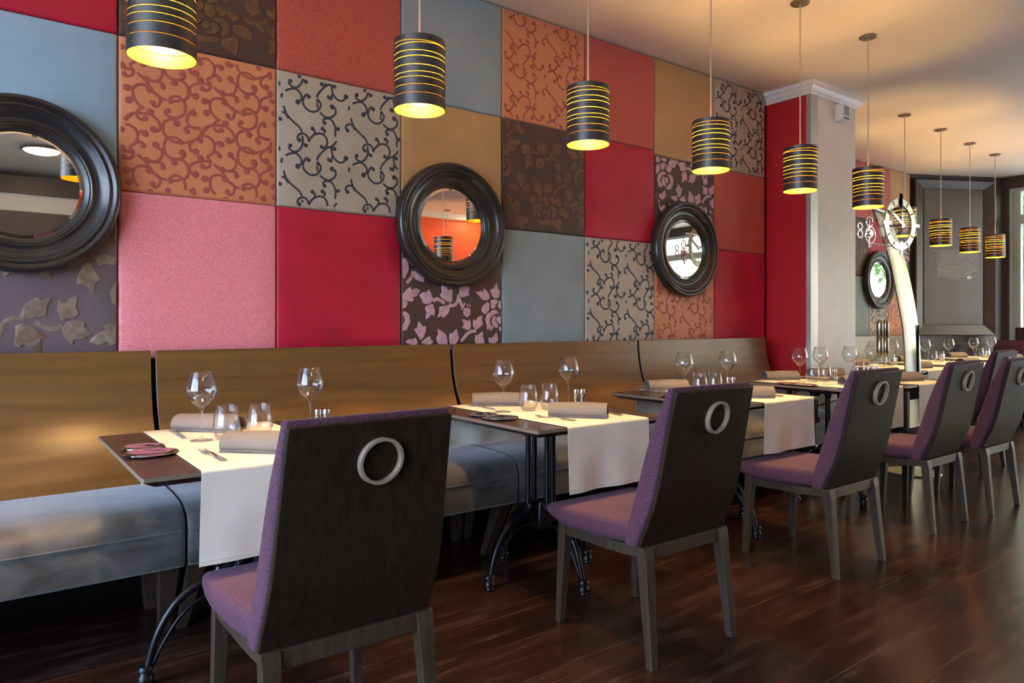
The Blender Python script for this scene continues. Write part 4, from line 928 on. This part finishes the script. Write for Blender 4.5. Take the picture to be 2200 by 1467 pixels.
# cutlery and coasters where the photo shows them
for k, (nm, xl, yf) in enumerate((('the nearest table', .337, 2.065), ('the second table', 1.68, 2.072), ('the third table', 2.955, 2.10), ('the fourth table beside the column', 4.205, 2.165))):
    dx = (0, .045, .03, .0)[k]
    place('fork', xl + .232 + dx, yf + .095, ZT, R(4 if k == 0 else 14), 'fork on the chair side of %s' % nm, 'fork', 'forks on the tables')
    place('knife', xl + .545, yf + .09, ZT, R(-12), 'knife on the chair side of %s' % nm, 'knife', 'knives on the tables')
    place('knife', xl + .232, yf + .815, ZT, PI, 'knife on the bench side of %s' % nm, 'knife', 'knives on the tables')
    place('plate', xl + (.082 if k < 3 else .07), yf + .355, .7502, 0, 'larger silver side plate on the left edge of %s' % nm, 'plate', 'small silver side plates')
    place('plate2', xl + (.080 if k < 3 else .07), yf + .485, .7502, 0, 'smaller silver side plate on the left edge of %s' % nm, 'plate', 'small silver side plates')

# ------------------------------------------------------------------ steel sculpture clock
ck = empty('clock_sculpture', (5.76, 2.50, 0), R(-7), 'tall polished steel clock with a curved blade and ring dial', 'clock')
m_ = MB(); m_.lathe([(.001, 0), (.19, 0), (.195, .004), (.19, .012), (.03, .018), (.001, .018)], 40); m_.build('base', M['steel'], ck, smooth=30)
# blade: outline in x, curving to the left as it rises, folded along a crease
bl = [(.018, -.105, .236), (.4, -.100, .238), (.8, -.112, .236), (1.06, -.132, .232), (1.20, -.165, .236), (1.35, -.215, .244), (1.50, -.262, .236), (1.62, -.305, .224), (1.78, -.388, .215), (1.93, -.472, .19), (2.03, -.54, .12), (2.09, -.57, .03)]
m_ = MB(); rings = []
for z, x, w_ in smooth_line(bl, 3):
    x += w_ * .07; w_ *= .87
    rings.append([(x, 0, z), (x + w_ * .62, -.008 * w_ / .13, z), (x + w_, .0, z), (x + w_, .010, z), (x + w_ * .62, -.002 * w_ / .13, z), (x, .010, z)])
m_.loft(rings); m_.build('blade', M['blade'], ck, smooth=25)
m_ = MB(); m_.box(.040, .050, -.020, -.008, .70, 1.14); m_.build('slot', M['under'], ck)
dcx, dcz, dy = -.335, 1.885, -.10
m_ = MB(); m_.lathe([(.142, dy - .006), (.190, dy - .006), (.192, dy - .003), (.192, dy + .003), (.190, dy + .006), (.142, dy + .006), (.140, dy + .003), (.140, dy - .003), (.142, dy - .006)], 64, dcx, dcz, axis='y')
dial = m_.build('dial_ring', mat('pale_steel_dial', (0.72, 0.74, 0.62), 0.25, 0.95), ck, smooth=30)
for k in range(12):
    a = R(30 * k + 90); big = k % 3 == 0
    w_, r0_, r1_ = (.011, .125, .225) if big else (.004, .150, .184)
    m_ = MB(); c_, s_ = math.cos(a), math.sin(a)
    vs = []
    for yy_ in (dy - (.016 if big else .008), dy - .005):
        for r_, q in ((r0_, -1), (r1_, -1), (r1_, 1), (r0_, 1)): vs.append((dcx + r_ * c_ - q * w_ * s_, yy_, dcz + r_ * s_ + q * w_ * c_))
    m_.add(vs, [(0, 1, 2, 3), (7, 6, 5, 4), (0, 4, 5, 1), (1, 5, 6, 2), (2, 6, 7, 3), (3, 7, 4, 0)])
    m_.build('hour_marker', M['chrome'] if big and k else M['iron'] if not big else M['under'], dial)
for nm_, a, l_, w_ in (('minute_hand', 147, .175, .011), ('hour_hand', 92, .12, .006)):
    a = R(a); c_, s_ = math.cos(a), math.sin(a); m_ = MB(); vs = []
    for yy_ in (dy - .022, dy - .018):
        for r_, q in ((-.03, -1), (l_, -1), (l_, 1), (-.03, 1)): vs.append((dcx + r_ * c_ - q * w_ * s_, yy_, dcz + r_ * s_ + q * w_ * c_))
    m_.add(vs, [(0, 1, 2, 3), (7, 6, 5, 4), (0, 4, 5, 1), (1, 5, 6, 2), (2, 6, 7, 3), (3, 7, 4, 0)]); m_.build(nm_, M['chrome'], ck)
m_ = MB(); m_.cyl(.012, dy - .024, .0, 16, dcx, dcz, axis='y'); m_.tube([(dcx, -.02, dcz), (dcx - .02, .0, dcz - .12)], .006, 8); m_.build('arbor', M['chrome'], ck, smooth=40)
m_ = MB(); m_.lathe([(.0005, dy + .045), (.215, dy + .045), (.215, dy + .049), (.0005, dy + .049)], 48, dcx + .03, dcz, axis='y'); m_.build('glass_disc', M['thinpane'], ck, smooth=30)
# escapement work left of the blade
m_ = MB()
for (cx_, cz_, r_) in ((-.655, 1.885, .036), (-.655, 1.80, .030), (-.765, 1.845, .024), (-.765, 1.790, .026), (-.645, 1.79, .058)):
    m_.tube([(cx_ + r_ * math.cos(2 * PI * k / 20), -.07, cz_ + r_ * math.sin(2 * PI * k / 20)) for k in range(21)], .0045, 6)
m_.cyl(.022, -.085, -.055, 16, -.65, 1.80, axis='y')
m_.tube([(-.66, -.07, 1.735), (-.30, -.02, 1.73)], .004, 6); m_.tube([(-.655, -.07, 2.0), (-.655, -.07, 1.70)], .003, 6); m_.tube([(-.62, -.07, 1.99), (-.40, -.02, 1.985)], .006, 6)
m_.cyl(.010, 1.70, 1.74, 12, -.655, -.07)
m_.build('escapement', M['chrome'], ck, smooth=50)
for k, x in enumerate((-.50, -.43)):
    m_ = MB(); m_.tube([(x, -.05, 1.72), (x, -.05, 1.175)], .0012, 5); wr = m_.build('weight_cord', M['rod'], ck)
    m_ = MB(); m_.lathe([(.0005, 1.18), (.012, 1.178), (.021, 1.165), (.023, 1.15), (.023, 1.055), (.021, 1.052), (.023, 1.049), (.023, .955), (.018, .93), (.004, .905), (.0005, .90)], 20, x, -.05); m_.build('weight', M['blade'], wr, smooth=50)

# ------------------------------------------------------------------ outside the windows
m_ = MB(); m_.box(10.9, 40, -30, 30, -.25, -.12); m_.box(-40, -2.8, -30, 30, -.25, -.12); struct('ground', m_, M['paving'])
def tree(x, y, r, h, seed, lb, crown, nleaf=1500):
    root = empty('garden_tree', (x, y, -.12), 0, lb, 'tree', 'garden trees outside the right window')
    rd = random.Random(seed)
    m_ = MB(); m_.tube([(0, 0, 0), (.03, .02, h * .3), (-.05, 0, h * .6), (0, .05, h)], [r, r * .85, r * .75, r * .5], 12); m_.build('trunk', M['bark'], root, smooth=60)
    m_ = MB()
    for k in range(nleaf):
        u, v_, w_ = rd.gauss(0, 1), rd.gauss(0, 1), rd.gauss(0, 1); l_ = math.sqrt(u * u + v_ * v_ + w_ * w_) or 1; q = rd.random() ** .4
        p = Vector((u / l_ * crown[0] * q, v_ / l_ * crown[1] * q, crown[3] + w_ / l_ * crown[2] * q))
        a = Vector((rd.uniform(-1, 1), rd.uniform(-1, 1), rd.uniform(-1, 1))).normalized() * .11; b_ = Vector((rd.uniform(-1, 1), rd.uniform(-1, 1), rd.uniform(-1, 1))).normalized() * .05
        m_.add([p - a, p + b_, p + a, p - b_], [(0, 1, 2, 3)])
    m_.build('foliage', M['leaf'], root)
tree(13.0, 4.05, .20, 3.6, 1, 'tree with grey bark just outside the garden window', (1.3, 1.3, 1.0, 3.2))
tree(15.0, 1.4, .16, 3.0, 2, 'leafy tree farther out in the garden, seen in the farthest mirror', (1.5, 1.5, 1.1, 3.2))
tree(17.5, -3.4, .2, 3.4, 3, 'tree at the far side of the garden, seen in the third mirror', (1.7, 2.2, 1.2, 3.6))
